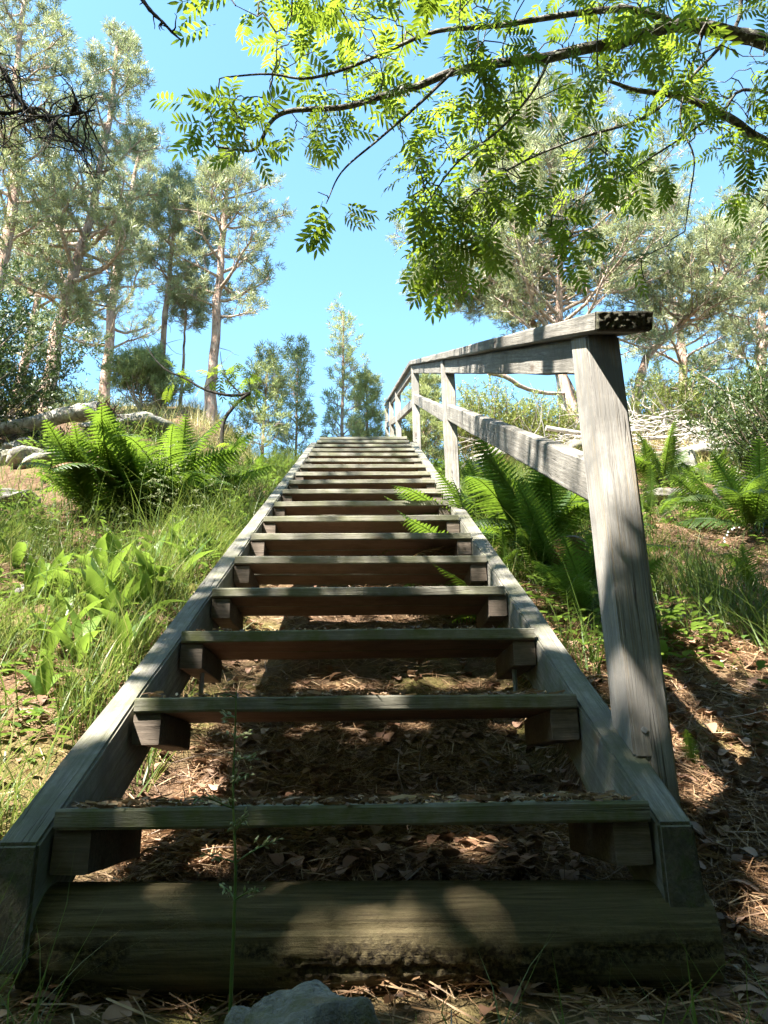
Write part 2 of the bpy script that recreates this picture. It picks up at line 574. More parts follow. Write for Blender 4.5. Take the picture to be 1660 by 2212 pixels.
def board(L, w, t, seg=8, jit=0.0012, bev=0.004, under=True):
    """length along x, width along y, thickness along z, centred; underside faces take slot 1, ends slot 0"""
    b = bev
    prof = np.array([(-w / 2 + b, -t / 2), (w / 2 - b, -t / 2), (w / 2, -t / 2 + b), (w / 2, t / 2 - b),
                     (w / 2 - b, t / 2), (-w / 2 + b, t / 2), (-w / 2, t / 2 - b), (-w / 2, -t / 2 + b)])
    xs = np.linspace(-L / 2, L / 2, seg + 1)
    V = np.zeros((seg + 1, 8, 3))
    V[:, :, 0] = xs[:, None]; V[:, :, 1:] = prof[None]
    V[:, :, 1:] += rng.normal(0, jit, (seg + 1, 8, 2))
    V[1:-1, :, 2] += (rng.normal(0, jit, seg - 1))[:, None]
    i = np.arange(seg)[:, None] * 8; j = np.arange(8)[None]; k = (j + 1) % 8
    F = np.stack([i + j, i + 8 + j, i + 8 + k, i + k], -1)
    mi = np.zeros((seg, 8), int)
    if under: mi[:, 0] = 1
    mb = MB().add(V.reshape(-1, 3), F.reshape(-1, 4), 0.5, mi.ravel())
    c0 = np.arange(8)
    mb.add(V[0], c0[None, :]); mb.add(V[-1], c0[::-1][None, :])
    return mb


for i in range(NT1):
    y0, z0 = i * RUN, i * RISE
    for k in range(2):
        w = 0.148
        wid = WID - 0.006 - random.random() * 0.006
        mb = board(wid, w, THK, 6, 0.0006, 0.004)
        y = y0 + w / 2 + k * (w + 0.014)
        dz = random.uniform(-0.0025, 0.0015)
        M = Matrix.Translation((random.uniform(-0.003, 0.003), y + random.uniform(-0.004, 0.003), z0 - THK / 2 + dz)) @ Matrix.Rotation(random.uniform(-0.004, 0.004), 4, 'Y') @ Matrix.Rotation(random.uniform(-0.02, 0.02), 4, 'X') @ Matrix.Rotation(random.uniform(-0.004, 0.004), 4, 'Z')
        mb.build('tread_board', [M_tread_moss_shade if i < 3 else M_tread, M_under], stair, False, M)
    for s in (-1, 1):
        mb = MB()
        L, w, h = 0.295, 0.058, 0.064
        bm = board(L, w, h, 3, 0.0008, 0.003, False)
        Mx = Matrix.Translation((s * (WID / 2 - w / 2 - 0.002), y0 + 0.012 + L / 2, z0 - THK - h / 2 - 0.002)) @ Matrix.Rotation(math.pi / 2, 4, 'Z')
        bm.build('cleat', [M_cleat], stair, False, Mx)

STW = 0.064
END_R = atx(1503, 1771, WID / 2 + 0.003 + STW)[1]
END_L = atx(83.5, 1821, -WID / 2 - 0.003)[1]
SVH = 0.176          # vertical height of the stringer
ESLOPE = 0.43        # the upper flight is flatter
Y_TOP = 16.15 * RUN


def extrude_x(poly, x0, x1, mats, name, parent, bev=0.004, cuts=0, mid=None):
    """closed outline of (y, z) pairs extruded in x from x0 to x1, edges softened"""
    bm = bmesh.new()
    a = [bm.verts.new((0, p[0], p[1])) for p in poly]
    f = bm.faces.new(a)
    r = bmesh.ops.extrude_face_region(bm, geom=[f])
    for v in r['geom']:
        if isinstance(v, bmesh.types.BMVert): v.co.x += (x1 - x0)
    bmesh.ops.recalc_face_normals(bm, faces=bm.faces)
    bmesh.ops.bevel(bm, geom=list(bm.edges), offset=bev, segments=2, affect='EDGES', profile=0.6)
    me = bpy.data.meshes.new(name); bm.to_mesh(me); bm.free()
    for m in mats: me.materials.append(m)
    return me


for s, yend in ((-1, END_L), (1, END_R)):
    # local frame: x along the slope, so the grain runs along the timber
    org = np.array([0, 0.0, -THK])
    X = SDIR; Yv = np.array([1.0, 0, 0]); Z = np.cross(X, Yv)
    Z = -Z if Z[2] < 0 else Z
    Yv = np.cross(Z, X)
    x0 = s * (WID / 2 + 0.003) if s > 0 else s * (WID / 2 + 0.003) - STW
    def loc(y, z):
        d = np.array([0, y, z]) - org
        return (float(d @ X), float(d @ Z))
    zt = lambda y: SL * y - THK
    outline = [loc(yend, zt(yend)), loc(Y_TOP, zt(Y_TOP)), loc(Y_TOP, zt(Y_TOP) - SVH), loc(yend, zt(yend) - SVH)]
    bm = bmesh.new()
    nseg = 24
    ring = []
    for q in range(nseg + 1):
        u = q / nseg
        t0 = np.array(outline[0]) * (1 - u) + np.array(outline[1]) * u
        t1 = np.array(outline[3]) * (1 - u) + np.array(outline[2]) * u
        j = rng.normal(0, 0.0015, 4)
        # Yv points to -x or +x: place by world x through dot
        ya = float(np.array([x0, 0, 0]) @ Yv); yb = float(np.array([x0 + STW, 0, 0]) @ Yv)
        lo, hi = min(ya, yb), max(ya, yb)
        ring.append([bm.verts.new((t0[0], lo + j[0], t0[1])), bm.verts.new((t0[0], hi + j[1], t0[1])),
                     bm.verts.new((t1[0], hi + j[2], t1[1])), bm.verts.new((t1[0], lo + j[3], t1[1]))])
    for q in range(nseg):
        for e in range(4):
            bm.faces.new((ring[q][e], ring[q][(e + 1) % 4], ring[q + 1][(e + 1) % 4], ring[q + 1][e]))
    e0 = bm.faces.new(ring[0]); bm.faces.new(ring[-1][::-1])
    bmesh.ops.recalc_face_normals(bm, faces=bm.faces)
    long_e = [e for e in bm.edges if e.calc_face_angle(0) > 0.5]
    bmesh.ops.bevel(bm, geom=long_e, offset=0.005, segments=2, affect='EDGES')
    for f in bm.faces:
        n = f.normal
        if abs(n.x * X[1] + n.z * Z[1]) > 0.95: f.material_index = 1   # saw-cut ends
    me = bpy.data.meshes.new('stringer'); bm.to_mesh(me); bm.free()
    me.materials.append(M_string); me.materials.append(M_sawn)
    link('stringer', me, stair, mat4(X, Yv, Z, org))

# posts: notched over the stringer, the outer cheek bolted to its outer face
PX0, PX1, PT = 0.516, 0.592, 0.115
PXS = WID / 2 + 0.003 + STW + 0.002


def post_mesh(zn, zb, zt0, slope):
    """front outline in x, z; extruded in y by PT; local origin at the outer bottom front"""
    bm = bmesh.new()
    rows = []
    def quad(a, b, c, d): bm.faces.new((a, b, c, d))
    zs_up = [zn + SL * 0.0 + (zt0 - zn) * k / 8 for k in range(9)]
    pts = [(PXS, zb), (PX1, zb)] + [(PX1, z) for z in zs_up] + [(PX0, z) for z in zs_up[::-1]] + [(PXS, zn)]
    pts = [(x + random.gauss(0, 0.0006), z) for x, z in pts]
    a = [bm.verts.new((x, 0, z)) for x, z in pts]
    f = bm.faces.new(a)
    r = bmesh.ops.extrude_face_region(bm, geom=[f])
    for v in r['geom']:
        if isinstance(v, bmesh.types.BMVert):
            v.co.y += PT
            v.co.z += slope * PT if v.co.z > zb + 0.01 and (abs(v.co.z - zn) < 1e-6 or abs(v.co.z - zt0) < 1e-6) else 0
    bmesh.ops.recalc_face_normals(bm, faces=bm.faces)
    es = [e for e in bm.edges if len(e.link_faces) == 2 and e.calc_face_angle(0) > 0.4]
    bmesh.ops.bevel(bm, geom=es, offset=0.005, segments=2, affect='EDGES')
    me = bpy.data.meshes.new('post'); bm.to_mesh(me); bm.free()
    me.materials.append(M_post)
    return me


CAPT = 0.042
P1Y = aty(1420, 1652, 0.25)[1]
posts = [0.17, 8.15 * RUN, 16.0 * RUN]
RAIL0 = 1.015          # underside of the cap board above the tread nosing line at post one
for py in posts:
    zl = SL * py - THK
    me = post_mesh(zl + 0.001, zl - 0.19, SL * py + RAIL0 - 0.0 - SL * 0.25 + SL * 0.25 - 0.14, SL)
    p = link('post', me, stair, Matrix.Translation((0, py, 0)))
    b = MB()
    th = np.linspace(0, 2 * np.pi, 10, endpoint=False)
    for rr, yy in ((0.011, -0.004), (0.009, -0.007)):
        pass
    bz = zl + 0.052
    Vb = np.vstack([np.stack([PXS - 0.004 + 0.0065 * np.cos(th), np.full(10, 0.002), bz + 0.0065 * np.sin(th)], -1),
                    np.stack([PXS - 0.004 + 0.0055 * np.cos(th), np.full(10, -0.004), bz + 0.0055 * np.sin(th)], -1)])
    q = np.arange(10); q2 = (q + 1) % 10
    b.add(Vb, np.stack([q, q2, q2 + 10, q + 10], -1)).add(Vb[10:], np.arange(10)[None, ::-1])
    bo = link('bolt_head', b.mesh('bolt_head', M_bolt, False), p)
    bo.matrix_parent_inverse = Matrix.Identity(4)
POST_TOP = RAIL0 - 0.14


def sloped(name, y0, y1, zoff, xc, w, t, mat, slope=SL, xoff=(0, 0), zbase=None, seg=14, jit=0.0012, under=False, z0=None):
    """board running up the slope from y0 to y1; zoff is its centre height above the nosing line"""
    a = np.array([xc + xoff[0], y0, SL * y0 + zoff]) if z0 is None else np.array([xc + xoff[0], y0, z0])
    bnd = np.array([xc + xoff[1], y1, a[2] + slope * (y1 - y0)])
    d = bnd - a; L = np.linalg.norm(d)
    X = d / L; Y = norm(np.cross((0, 0, 1), X)); Z = np.cross(X, Y)
    return board(L, w, t, seg, jit, 0.005, under).build(name, mat, stair, False, mat4(X, Y, Z, (a + bnd) / 2))


CAPW = 0.118
PXC = (PX0 + PX1) / 2
zcap = POST_TOP + CAPT / 2 * math.hypot(1, SL) + 0.001
y_cap0, y_cap1 = 0.05, posts[2] + 0.06
capo = sloped('handrail_board', y_cap0, y_cap1, zcap, PXC + 0.004, CAPW, CAPT, [M_rail], seg=20)
# the rotten, spongy end of the cap board
mb = MB()
nx, nz = 44, 16
gx, gz = np.meshgrid(np.linspace(-CAPW / 2 + .001, CAPW / 2 - .001, nx), np.linspace(-CAPT / 2 + .001, CAPT / 2 - .001, nz))
dep = 0.001 - 0.005 * sm(0.35, 0.75, vnoise(gx * 210 + 50, gz * 210 + 50, 8)) - 0.0015 * rng.random(gx.shape)
edge = (np.abs(gx) > CAPW / 2 - .002) | (np.abs(gz) > CAPT / 2 - .002)
dep = np.where(edge, 0.018, dep)
Vv = np.stack([dep, gx, gz], -1).reshape(-1, 3)
ii = (np.arange(nz - 1)[:, None] * nx + np.arange(nx - 1)[None])
mb.add(Vv, np.stack([ii, ii + 1, ii + nx + 1, ii + nx], -1).reshape(-1, 4))
cm = capo.matrix_world.copy()
a0 = np.array([PXC + 0.004, y_cap0, SL * y_cap0 + zcap])
Xc = norm(np.array([0, 1, SL])); Yc = np.array([-1.0, 0, 0]); Zc = np.cross(Xc, Yc)
mb.build('rotten_end', [M_end], stair, True, mat4(Xc, Yc, Zc, a0 - Xc * 0.013))
for (ya, yb) in ((posts[0] + PT, posts[1]), (posts[1] + PT, posts[2])):
    sloped('support_rail', ya + 0.002, yb - 0.002, POST_TOP - 0.052, PXC - 0.006, 0.042, 0.085, [M_rail])
    sloped('mid_rail', ya + 0.002, yb - 0.002, 0.50 if ya < 1 else 0.47, PXC - 0.002, 0.048, 0.095, [M_rail])

# upper flight: flatter, same build
FY0 = Y_TOP + 0.02
fz = lambda y: SL * posts[2] + ESLOPE * (y - posts[2])
ptop = [(395.2, 386.8, 8.2), (389.2, 396.8, 10.5), (384.8, 404.0, 12.8)]
tops = [aty(x / DS, y / DS, Y) for x, y, Y in ptop]
prev = np.array([PXC, posts[2] + PT / 2, SL * posts[2] + POST_TOP + 0.06])
for tp in tops:
    xo = tp[0] - PX0
    me = post_mesh(tp[2] - 0.90, tp[2] - 1.08, tp[2] - 0.06, ESLOPE)
    link('post', me, stair, Matrix.Translation((xo, tp[1], 0)))
    cur = np.array([xo + PXC, tp[1] + PT / 2, tp[2]])
    for nm, dz, w, t in (('handrail_board', 0.0, CAPW, CAPT), ('support_rail', -0.07, 0.042, 0.085), ('mid_rail', -0.46, 0.048, 0.095)):
        d = cur - prev; L = np.linalg.norm(d)
        X = d / L; Y = norm(np.cross((0, 0, 1), X)); Z = np.cross(X, Y)
        cc = (cur + prev) / 2 + np.array([0, 0, dz])
        LL = L + 0.0 if nm == 'handrail_board' else L - PT - 0.004
        board(LL, w, t, 8, 0.001, 0.004, False).build(nm, [M_rail], stair, False, mat4(X, Y, Z, cc))
    prev = cur
dir2 = norm(tops[2] - tops[0])
u0 = np.array([0, Y_TOP + 0.25, (NT1 - 1) * RISE])
for i in range(1, 17):
    c = np.array([0, NT1 * RUN - RUN + 0.42 * i, (NT1 - 1) * RISE + 0.42 * ESLOPE * 0.9 * i])
    c[0] = dir2[0] / dir2[1] * (c[1] - posts[2])
    for k in range(2):
        board(WID, 0.148, THK, 3).build('tread_board', [M_tread, M_under], stair, False, Matrix.Translation((c[0], c[1] + 0.08 + 0.162 * k, c[2] - THK / 2)))
for s in (-1, 1):
    a = np.array([s * (WID / 2 + 0.04), Y_TOP + 0.03, SL * Y_TOP - 0.12])
    b = a + np.array([dir2[0] / dir2[1] * 6.9, 6.9, 6.9 * ESLOPE * 0.9])
    d = b - a; L = np.linalg.norm(d); X = d / L; Y = norm(np.cross((0, 0, 1), X)); Z = np.cross(X, Y)
    board(L, STW, 0.15, 10).build('stringer', [M_string, M_string], stair, False, mat4(X, Y, Z, (a + b) / 2))
# threaded rods hanging from the cleats of the third step
for s in (-1, 1):
    mb = MB()
    P = np.array([[s * 0.43, 2 * RUN + 0.10, 2 * RISE - 0.09 - 0.012 * k] for k in range(12)])
    V, F = tube(P, 0.006 + 0.0012 * (np.arange(12) % 2), 8)
    mb.add(V, F).build('threaded_rod', M_bolt, stair)

# ------------------------------------------------------------------ sleeper log under the foot of the stairs
LOGY, LOGZ, LOGR = 0.055, -0.196, 0.078


def make_log():
    xl, xr = -0.50, atx(1562, 2040, 0.60)[0]
    r = ray(1562, 2040); Yr = LOGY - 0.075
    xr = aty(1562, 2040, Yr)[0]
    nseg, ns = 300, 80
    xs = np.linspace(xl, xr, nseg)
    th = np.linspace(0, 2 * np.pi, ns, endpoint=False)
    X, T = np.meshgrid(xs, th, indexing='ij')
    rad = LOGR * (1 + 0.03 * (vnoise(X * 2.0, T * 1.0, 11) - 0.5))
    ang = np.degrees(T) % 360                      # 0 = up, 90 = towards camera
    rot = np.exp(-((ang - 118) / 30.0) ** 2) * sm(0.42, 0.62, vnoise(X * 4 + 3, ang / 40.0, 12) * 0.6 + vnoise(X * 14, ang / 9.0, 13) * 0.4 + 0.25 * np.exp(-((X - 0.2) / 0.3) ** 2) - 0.08)
    rad = rad - rot * (0.002 + 0.006 * sm(0.35, 0.65, 0.6 * vnoise(X * 75, ang / 3.2, 14) + 0.4 * vnoise(X * 170, ang / 1.6, 16)))
    for off in (74, 97):
        line = off + 6 * (vnoise(X * 1.5, X * 0, 15 + off) - 0.5) * 2
        rad = rad - 0.006 * np.exp(-((ang - line) / 0.9) ** 2)
    split = np.exp(-((ang - (112 + 5 * vnoise(X * 3, X * 0, 40))) / 2.0) ** 2) * sm(-0.2, 0.0, X) * (1 - sm(0.12, 0.25, X))
    rad = rad - 0.014 * split
    Y = LOGY - rad * np.sin(T); Z = LOGZ - 0.012 * X + rad * np.cos(T)
    V = np.stack([X, Y, Z], -1).reshape(-1, 3)
    i = np.arange(nseg - 1)[:, None] * ns; j = np.arange(ns)[None]; k = (j + 1) % ns
    F = np.stack([i + j, i + k, i + ns + k, i + ns + j], -1).reshape(-1, 4)
    mb = MB().add(V, F, np.clip(rot, 0, 1).ravel())
    for base, x in ((0, xl), ((nseg - 1) * ns, xr)):
        ringv = V[base:base + ns]
        c = np.array([x + (0.0 if x < 0 else 0.004), LOGY, LOGZ - 0.012 * x])
        inner = c + (ringv - c) * 0.5
        inner[:, 0] += rng.normal(0, .002, ns)
        q = np.arange(ns); q2 = (q + 1) % ns
        mb.add(np.vstack([ringv, inner]), np.stack([q, q2, q2 + ns, q + ns], -1), 0.0)
        mb.add(np.vstack([inner, c]), np.stack([q, q2, np.full(ns, ns)], -1), 0.0)
    return mb


def logmat():
    t = NT('decaying_log')
    v = coords(t, False)
    g = t.noise(t.mapping(v, (5.0, 120, 120)), 1.0, 6, 0.7, 0.6)
    col = t.ramp(g, [(0.34, (0.045, 0.034, 0.018)), (0.5, (0.09, 0.07, 0.036)), (0.66, (0.14, 0.112, 0.06))])
    b = t.noise(v, 9, 4, 0.7)
    col = t.mix(t.ramp(b, [(0.45, 0.0), (0.7, 0.5)]), col, (0.06, 0.058, 0.024))
    rt = t.n('ShaderNodeAttribute', attribute_name='rnd').outputs['Fac']
    r2 = t.noise(v, 120, 4, 0.7)
    col = t.mix(t.math('MULTIPLY', t.ramp(rt, [(0.1, 0.0), (0.5, 1.0)]), t.ramp(r2, [(0.42, 1.0), (0.58, 0.0)])), col, (0.02, 0.015, 0.009))
    t.principled(col, 0.85, t.math('ADD', g, r2), 0.5, 0.006, 0.2)
    return t.m


tag(make_log().build('sleeper_log', logmat()), 'dark decaying round log lying crosswise under the foot of the staircase', 'log')


# ------------------------------------------------------------------ rocks
def rock(name, c, size, seed, label, mat=M_rock, sub=24, sink=0.0, group=None, rough=0.25):
    th = np.linspace(0, 2 * np.pi, sub * 2, endpoint=False); ph = np.linspace(0.03, np.pi - 0.03, sub)
    P, T = np.meshgrid(ph, th, indexing='ij')
    d = np.stack([np.sin(P) * np.cos(T), np.sin(P) * np.sin(T), np.cos(P)], -1)
    sd = seed * 13.7
    n = 0
    for f, a in ((1.6, 1.0), (3.3, 0.5), (7.5, 0.22), (17, 0.09)):
        n = n + a * (vnoise(d[..., 0] * f + sd + d[..., 2] * f * 0.7, d[..., 1] * f - d[..., 2] * f * 0.6 + sd, seed) - 0.5)
    r = 1 + rough * 2 * n
    q = np.sign(d) * np.abs(d) ** 0.75
    V = q * r[..., None] * np.array(size) * 0.9
    ns = sub * 2
    i = np.arange(sub - 1)[:, None] * ns; j = np.arange(ns)[None]; k = (j + 1) % ns
    F = np.stack([i + j, i + ns + j, i + ns + k, i + k], -1).reshape(-1, 4)
    mb = MB().add(V.reshape(-1, 3), F)
    mb.add(V[0], np.arange(ns)[None]); mb.add(V[-1], np.arange(ns)[None, ::-1])
    o = mb.build(name, mat, None, True, Matrix.Translation(tuple(float(v) for v in c)) @ Matrix.Rotation(seed * 1.3, 4, 'Z'))
    return tag(o, label, 'rock', group)


def rock_at(x, y, Y, size, seed, label, mat=M_rock, up=0.3, **kw):
    p = aty(x, y, Y)
    z = float(H(p[0], p[1]))
    return rock('rock', (p[0], p[1], z + size[2] * (up - 0.5)), size, seed, label, mat, **kw)


p = aty(668, 2140, -0.62)
rock('rock', (p[0], p[1], -0.245), (0.115, 0.09, 0.128), 4, 'lichen-speckled grey stone in front of the sleeper log', M_rock_m, 60, rough=0.2)

# ------------------------------------------------------------------ needles and trees
def tuft_template(n, length, axis, spread, width, seed):
    g = np.random.default_rng(seed)
    V = []; F = []
    for i in range(n):
        z = axis * (i + 0.5) / n
        a = i * 2.4 + g.random() * 0.6
        sp = math.radians(spread) * (1.15 - 0.75 * i / n) * g.uniform(0.8, 1.2)
        d = np.array([math.cos(a) * math.sin(sp), math.sin(a) * math.sin(sp), math.cos(sp)])
        s = norm(np.cross(d, g.normal(size=3))) * width / 2
        b = np.array([0, 0, z]); L = length * g.uniform(0.8, 1.15)
        k = len(V)
        V += [b - s * 0.6, b + s * 0.6, b + d * L * 0.55 + s, b + d * L * 0.55 - s, b + d * L]
        F += [[k, k + 1, k + 2], [k, k + 2, k + 3], [k + 3, k + 2, k + 4]]
    return np.array(V), np.array(F)


TUFT = [tuft_template(10, 0.085, 0.07, 55, 0.0105, s) for s in (1, 2, 3)]
JUNI = [tuft_template(12, 0.028, 0.10, 60, 0.009, s) for s in (4, 5)]


def polyline_eval(P, t):
    P = np.asarray(P); n = len(P) - 1
    x = min(max(t, 0), 0.9999) * n; i = int(x); u = x - i
    return P[i] * (1 - u) + P[i + 1] * u


def wig(a, d, L, n, up, wob, g):
    """a crooked limb starting at a along d"""
    P = [np.array(a, float)]; d = norm(d)
    for i in range(n):
        d = norm(d + g.normal(0, wob, 3) + np.array([0, 0, up]))
        P.append(P[-1] + d * L / n)
    return np.array(P)


def tufts_into(mb, P, D, S, rnd, templ=TUFT):
    P = np.array(P); D = np.array(D); S = np.array(S); rnd = np.array(rnd)
    k = rng.integers(0, len(templ), len(P))
    for q, (tv, tf) in enumerate(templ):
        m = k == q
        if m.any(): inst(mb, tv, tf, frames(D[m]), P[m], S[m], rnd[m])


def pine(label, pts, r0, prof, nbr, t0=0.35, seed=1, tuft=1.0, dens=9, mat=None, group='pine trees on the hill', name='pine_tree',
         barkm=None, spire=False, dead=0, extra=(), rtop=0.25, bias=None):
    """pts: stem points (world); prof(t): branch length at t; trunk, limbs and needle crown are the three parts"""
    g = np.random.default_rng(seed)
    P = catmull(pts, 18)
    P[1:-1] += g.normal(0, r0 * 0.12, (16, 3)) * np.array([1, 1, 0.2])
    base = P[0].copy()
    root = empty(name, base, label, 'tree', group)
    R = r0 * (1 - (1 - rtop) * np.linspace(0, 1, 18) ** 0.9); R[0] *= 1.25
    P[0][2] -= 0.15
    mt = MB(); tubes_into(mt, P, R, 10, rough=0.05)
    mt.build('trunk', barkm or M_pinebark, root)
    ml = MB(); TP = []; TD = []; TS = []; TR = []
    Ht = np.linalg.norm(P[-1] - P[0])
    az = g.random() * 6
    jobs = []
    for b in range(nbr):
        t = t0 + (1 - t0) * ((b + g.random()) / nbr)
        az += 2.4 + g.normal(0, 0.4)
        dirv = np.array([math.cos(az), math.sin(az), 0])
        L = prof(t) * g.uniform(0.65, 1.15)
        if bias is not None:
            L *= 1 + 0.5 * float(dirv @ np.array(bias))
        el = g.uniform(-0.05, 0.55) + 0.5 * max(0, t - 0.7) if not spire else g.uniform(0.3, 0.7)
        jobs.append((polyline_eval(P, t), norm(dirv * math.cos(el) + np.array([0, 0, math.sin(el)])), L, 0.05 if not spire else 0.08, polyline_eval(R[:, None], t)[0]))
    for (a, d, L) in extra:
        jobs.append((np.array(a, float), norm(d), L, 0.02, r0 * 0.5))
    for (a, d, L, up, rr) in jobs:
        if L < 0.05: continue
        B = wig(a, d, L, 7, up, 0.17, g)
        rb = min(rr * 0.55, 0.010 + 0.022 * L)
        tubes_into(ml, B, np.linspace(rb, rb * 0.25, 8), 5)
        nsub = max(3, int(6 + L * 4.5))
        for s in range(nsub):
            u = 0.28 + 0.72 * (s + g.random()) / nsub
            sa = polyline_eval(B, u)
            td = norm(polyline_eval(B, min(u + 0.08, 1)) - polyline_eval(B, u - 0.08))
            side = norm(np.cross(td, (0, 0, 1))) * (1 if s % 2 else -1)
            sd = norm(td * g.uniform(0.4, 0.9) + side * g.uniform(0.4, 1.0) + np.array([0, 0, g.uniform(-0.15, 0.55)]))
            sl = (0.22 + 0.30 * L * (1.1 - u)) * g.uniform(0.6, 1.2)
            S = wig(sa, sd, sl, 4, 0.10, 0.22, g)
            tubes_into(ml, S, np.linspace(max(0.004, rb * 0.3), 0.0025, 5), 4)
            rn = g.random()
            for q in range(max(3, int(dens * 0.8))):
                v = 0.45 + 0.55 * g.random() ** 0.7
                c = polyline_eval(S, v) + g.normal(0, 0.03 + 0.045 * sl, 3)
                TP.append(c)
                TD.append(norm(norm(c - sa) * 0.6 + g.normal(0, 0.5, 3) + np.array([0, 0, 0.55])))
                TS.append(tuft * g.uniform(0.75, 1.3)); TR.append(np.clip(0.6 * rn + 0.4 * g.random(), 0, 1))
    for q in range(dead):
        t = g.uniform(0.12, t0); az = g.random() * 6.28
        B = wig(polyline_eval(P, t), (math.cos(az), math.sin(az), 0.1), g.uniform(0.2, 0.7), 5, -0.02, 0.25, g)
        tubes_into(ml, B, np.linspace(0.008, 0.002, 6), 4)
    tag(ml.build('limbs', M_limb, root), kind='stuff')
    mc = MB(); tufts_into(mc, TP, TD, TS, TR)
    mc.build('crown', mat or M_needle, root, False)
    return root


def gnd(x, y):
    return np.array([x, y, float(H(x, y))])


def stem(pxy, Y, foot=None):
    """stem through photo points at distance Y, rooted on the ground below the lowest of them"""
    pts = [aty(x, y, Y) for x, y in pxy]
    b = gnd(foot if foot is not None else pts[0][0], Y)
    if pts[0][2] > b[2] + 0.25: pts = [b] + pts
    else: pts[0] = b
    return pts


def bell(a, m, b, hi, lo=0.15):
    """branch length rising from lo at a to hi at m and falling to lo at b"""
    return lambda t: lo + (hi - lo) * (max(0, (t - a) / (m - a)) ** 0.6 if t < m else max(0, (b - t) / (b - m)) ** 0.7)


# left-hand pines
pine('tall pine with orange upper trunk leaning at the left edge of the picture', stem([(-60, 860), (5, 560), (38, 380), (30, 220), (45, 60), (70, -120)], 7.2), 0.105, bell(0.25, 0.55, 1.0, 1.15), 46, 0.30, 11, dens=10)
pine('crooked pine with a pale reddish bent trunk behind the fallen trunk', stem([(105, 850), (130, 690), (170, 560), (205, 430), (235, 250), (255, 85)], 8.6), 0.125, bell(0.25, 0.5, 1.0, 1.45, 0.2), 54, 0.30, 12, dens=10, dead=5)
pine('slim pine with bare lower stem between two bigger pines on the hill', stem([(338, 880), (352, 740), (366, 590), (378, 480), (388, 420)], 9.6), 0.062, bell(0.35, 0.7, 1.0, 0.75, 0.2), 30, 0.42, 13, dens=9, dead=12)
pine('straight tall pine with pale bare trunk nearest the gap of open sky', stem([(455, 890), (463, 760), (476, 590), (486, 450), (490, 385)], 9.0), 0.095, bell(0.28, 0.55, 1.0, 1.15, 0.2), 34, 0.34, 14, dens=8, dead=8, bias=(0.35, 0, 0))
pine('very thin bare pine stem just behind the big fern', stem([(388, 905), (396, 790), (400, 700), (404, 640)], 9.9), 0.032, bell(0.5, 0.8, 1.0, 0.45, 0.15), 14, 0.6, 15, dens=8)
pine('background pine with a broad crown filling the left treeline', stem([(230, 800), (250, 600), (280, 430), (300, 330)], 12.5), 0.13, bell(0.2, 0.5, 1.0, 1.45, 0.3), 34, 0.3, 16, dens=8)
pine('background pine low behind the leftmost trunk', stem([(40, 850), (70, 700), (95, 560), (100, 480)], 11.5), 0.12, bell(0.15, 0.5, 1.0, 1.4, 0.4), 34, 0.2, 17, dens=8)
# middle gap: young pines
pine('spire-shaped young pine in the middle of the open sky', stem([(738, 985), (740, 880), (742, 780), (741, 680)], 11.0), 0.045, lambda t: 0.55 * (1.05 - t) + 0.06, 28, 0.05, 18, dens=4, mat=M_needle_y, spire=True, group='young pines on the crest')
pine('small bushy young pine left of the spire-shaped one', stem([(640, 960), (642, 860), (645, 760)], 10.4), 0.03, lambda t: 0.40 * (1.1 - t) + 0.06, 24, 0.05, 19, dens=5, mat=M_needle_y, spire=True, group='young pines on the crest')
pine('rounded young pine beside the straight tall pine', stem([(570, 920), (575, 850), (580, 785)], 9.6), 0.03, lambda t: 0.42 * (1.05 - t) + 0.08, 24, 0.05, 20, dens=5, mat=M_needle_y, spire=True, group='young pines on the crest')
pine('small young pine right of the spire-shaped one, touching the railing', stem([(792, 985), (793, 900), (792, 825)], 11.5), 0.035, lambda t: 0.40 * (1.1 - t) + 0.06, 26, 0.05, 21, dens=8, mat=M_needle_y, spire=True, group='young pines on the crest')
pine('pale young pine under the thin stems at the hilltop', stem([(300, 905), (305, 850), (310, 790)], 9.4), 0.035, lambda t: 0.6 * (1.05 - t) + 0.1, 30, 0.05, 22, dens=9, mat=M_needle_y, spire=True, group='young pines on the crest')
pine('young pine seen through the railing beside its third post', stem([(915, 980), (918, 900), (922, 830)], 11.0), 0.04, lambda t: 0.5 * (1.1 - t) + 0.1, 32, 0.05, 23, dens=9, mat=M_needle_y, spire=True, group='young pines on the crest')
# right-hand pines
pine('big forked pine behind the handrail with a spreading crown', stem([(1250, 975), (1236, 880), (1212, 780), (1208, 650), (1212, 520), (1200, 380), (1190, 240)], 8.2), 0.088, bell(0.25, 0.45, 1.02, 2.3, 0.4), 58, 0.36, 31, dens=9)
pine('dark leaning pine stem crossing in front of the forked pine', stem([(1225, 960), (1205, 800), (1175, 690), (1150, 570), (1135, 440), (1120, 330)], 8.7), 0.07, bell(0.25, 0.5, 1.0, 1.9, 0.25), 40, 0.40, 32, dens=8, bias=(-0.7, 0, 0), barkm=M_dead)
pine('pine with a pale reddish limb reaching left over the handrail', stem([(1290, 960), (1220, 820), (1120, 660), (1010, 620), (930, 640)], 9.6), 0.085, bell(0.3, 0.7, 1.0, 0.95, 0.3), 40, 0.40, 33, dens=10)
pine('pine with twin bare limbs leaning to the right edge', stem([(1370, 900), (1395, 780), (1450, 720), (1520, 650), (1570, 590), (1600, 500)], 9.2), 0.085, bell(0.3, 0.65, 1.0, 1.3, 0.3), 42, 0.42, 34, dens=9)
pine('background pine with a rounded crown right of the forked pine', stem([(1480, 900), (1470, 720), (1430, 540), (1400, 380)], 12.0), 0.12, bell(0.2, 0.55, 1.0, 1.7, 0.3), 52, 0.25, 35, dens=9)
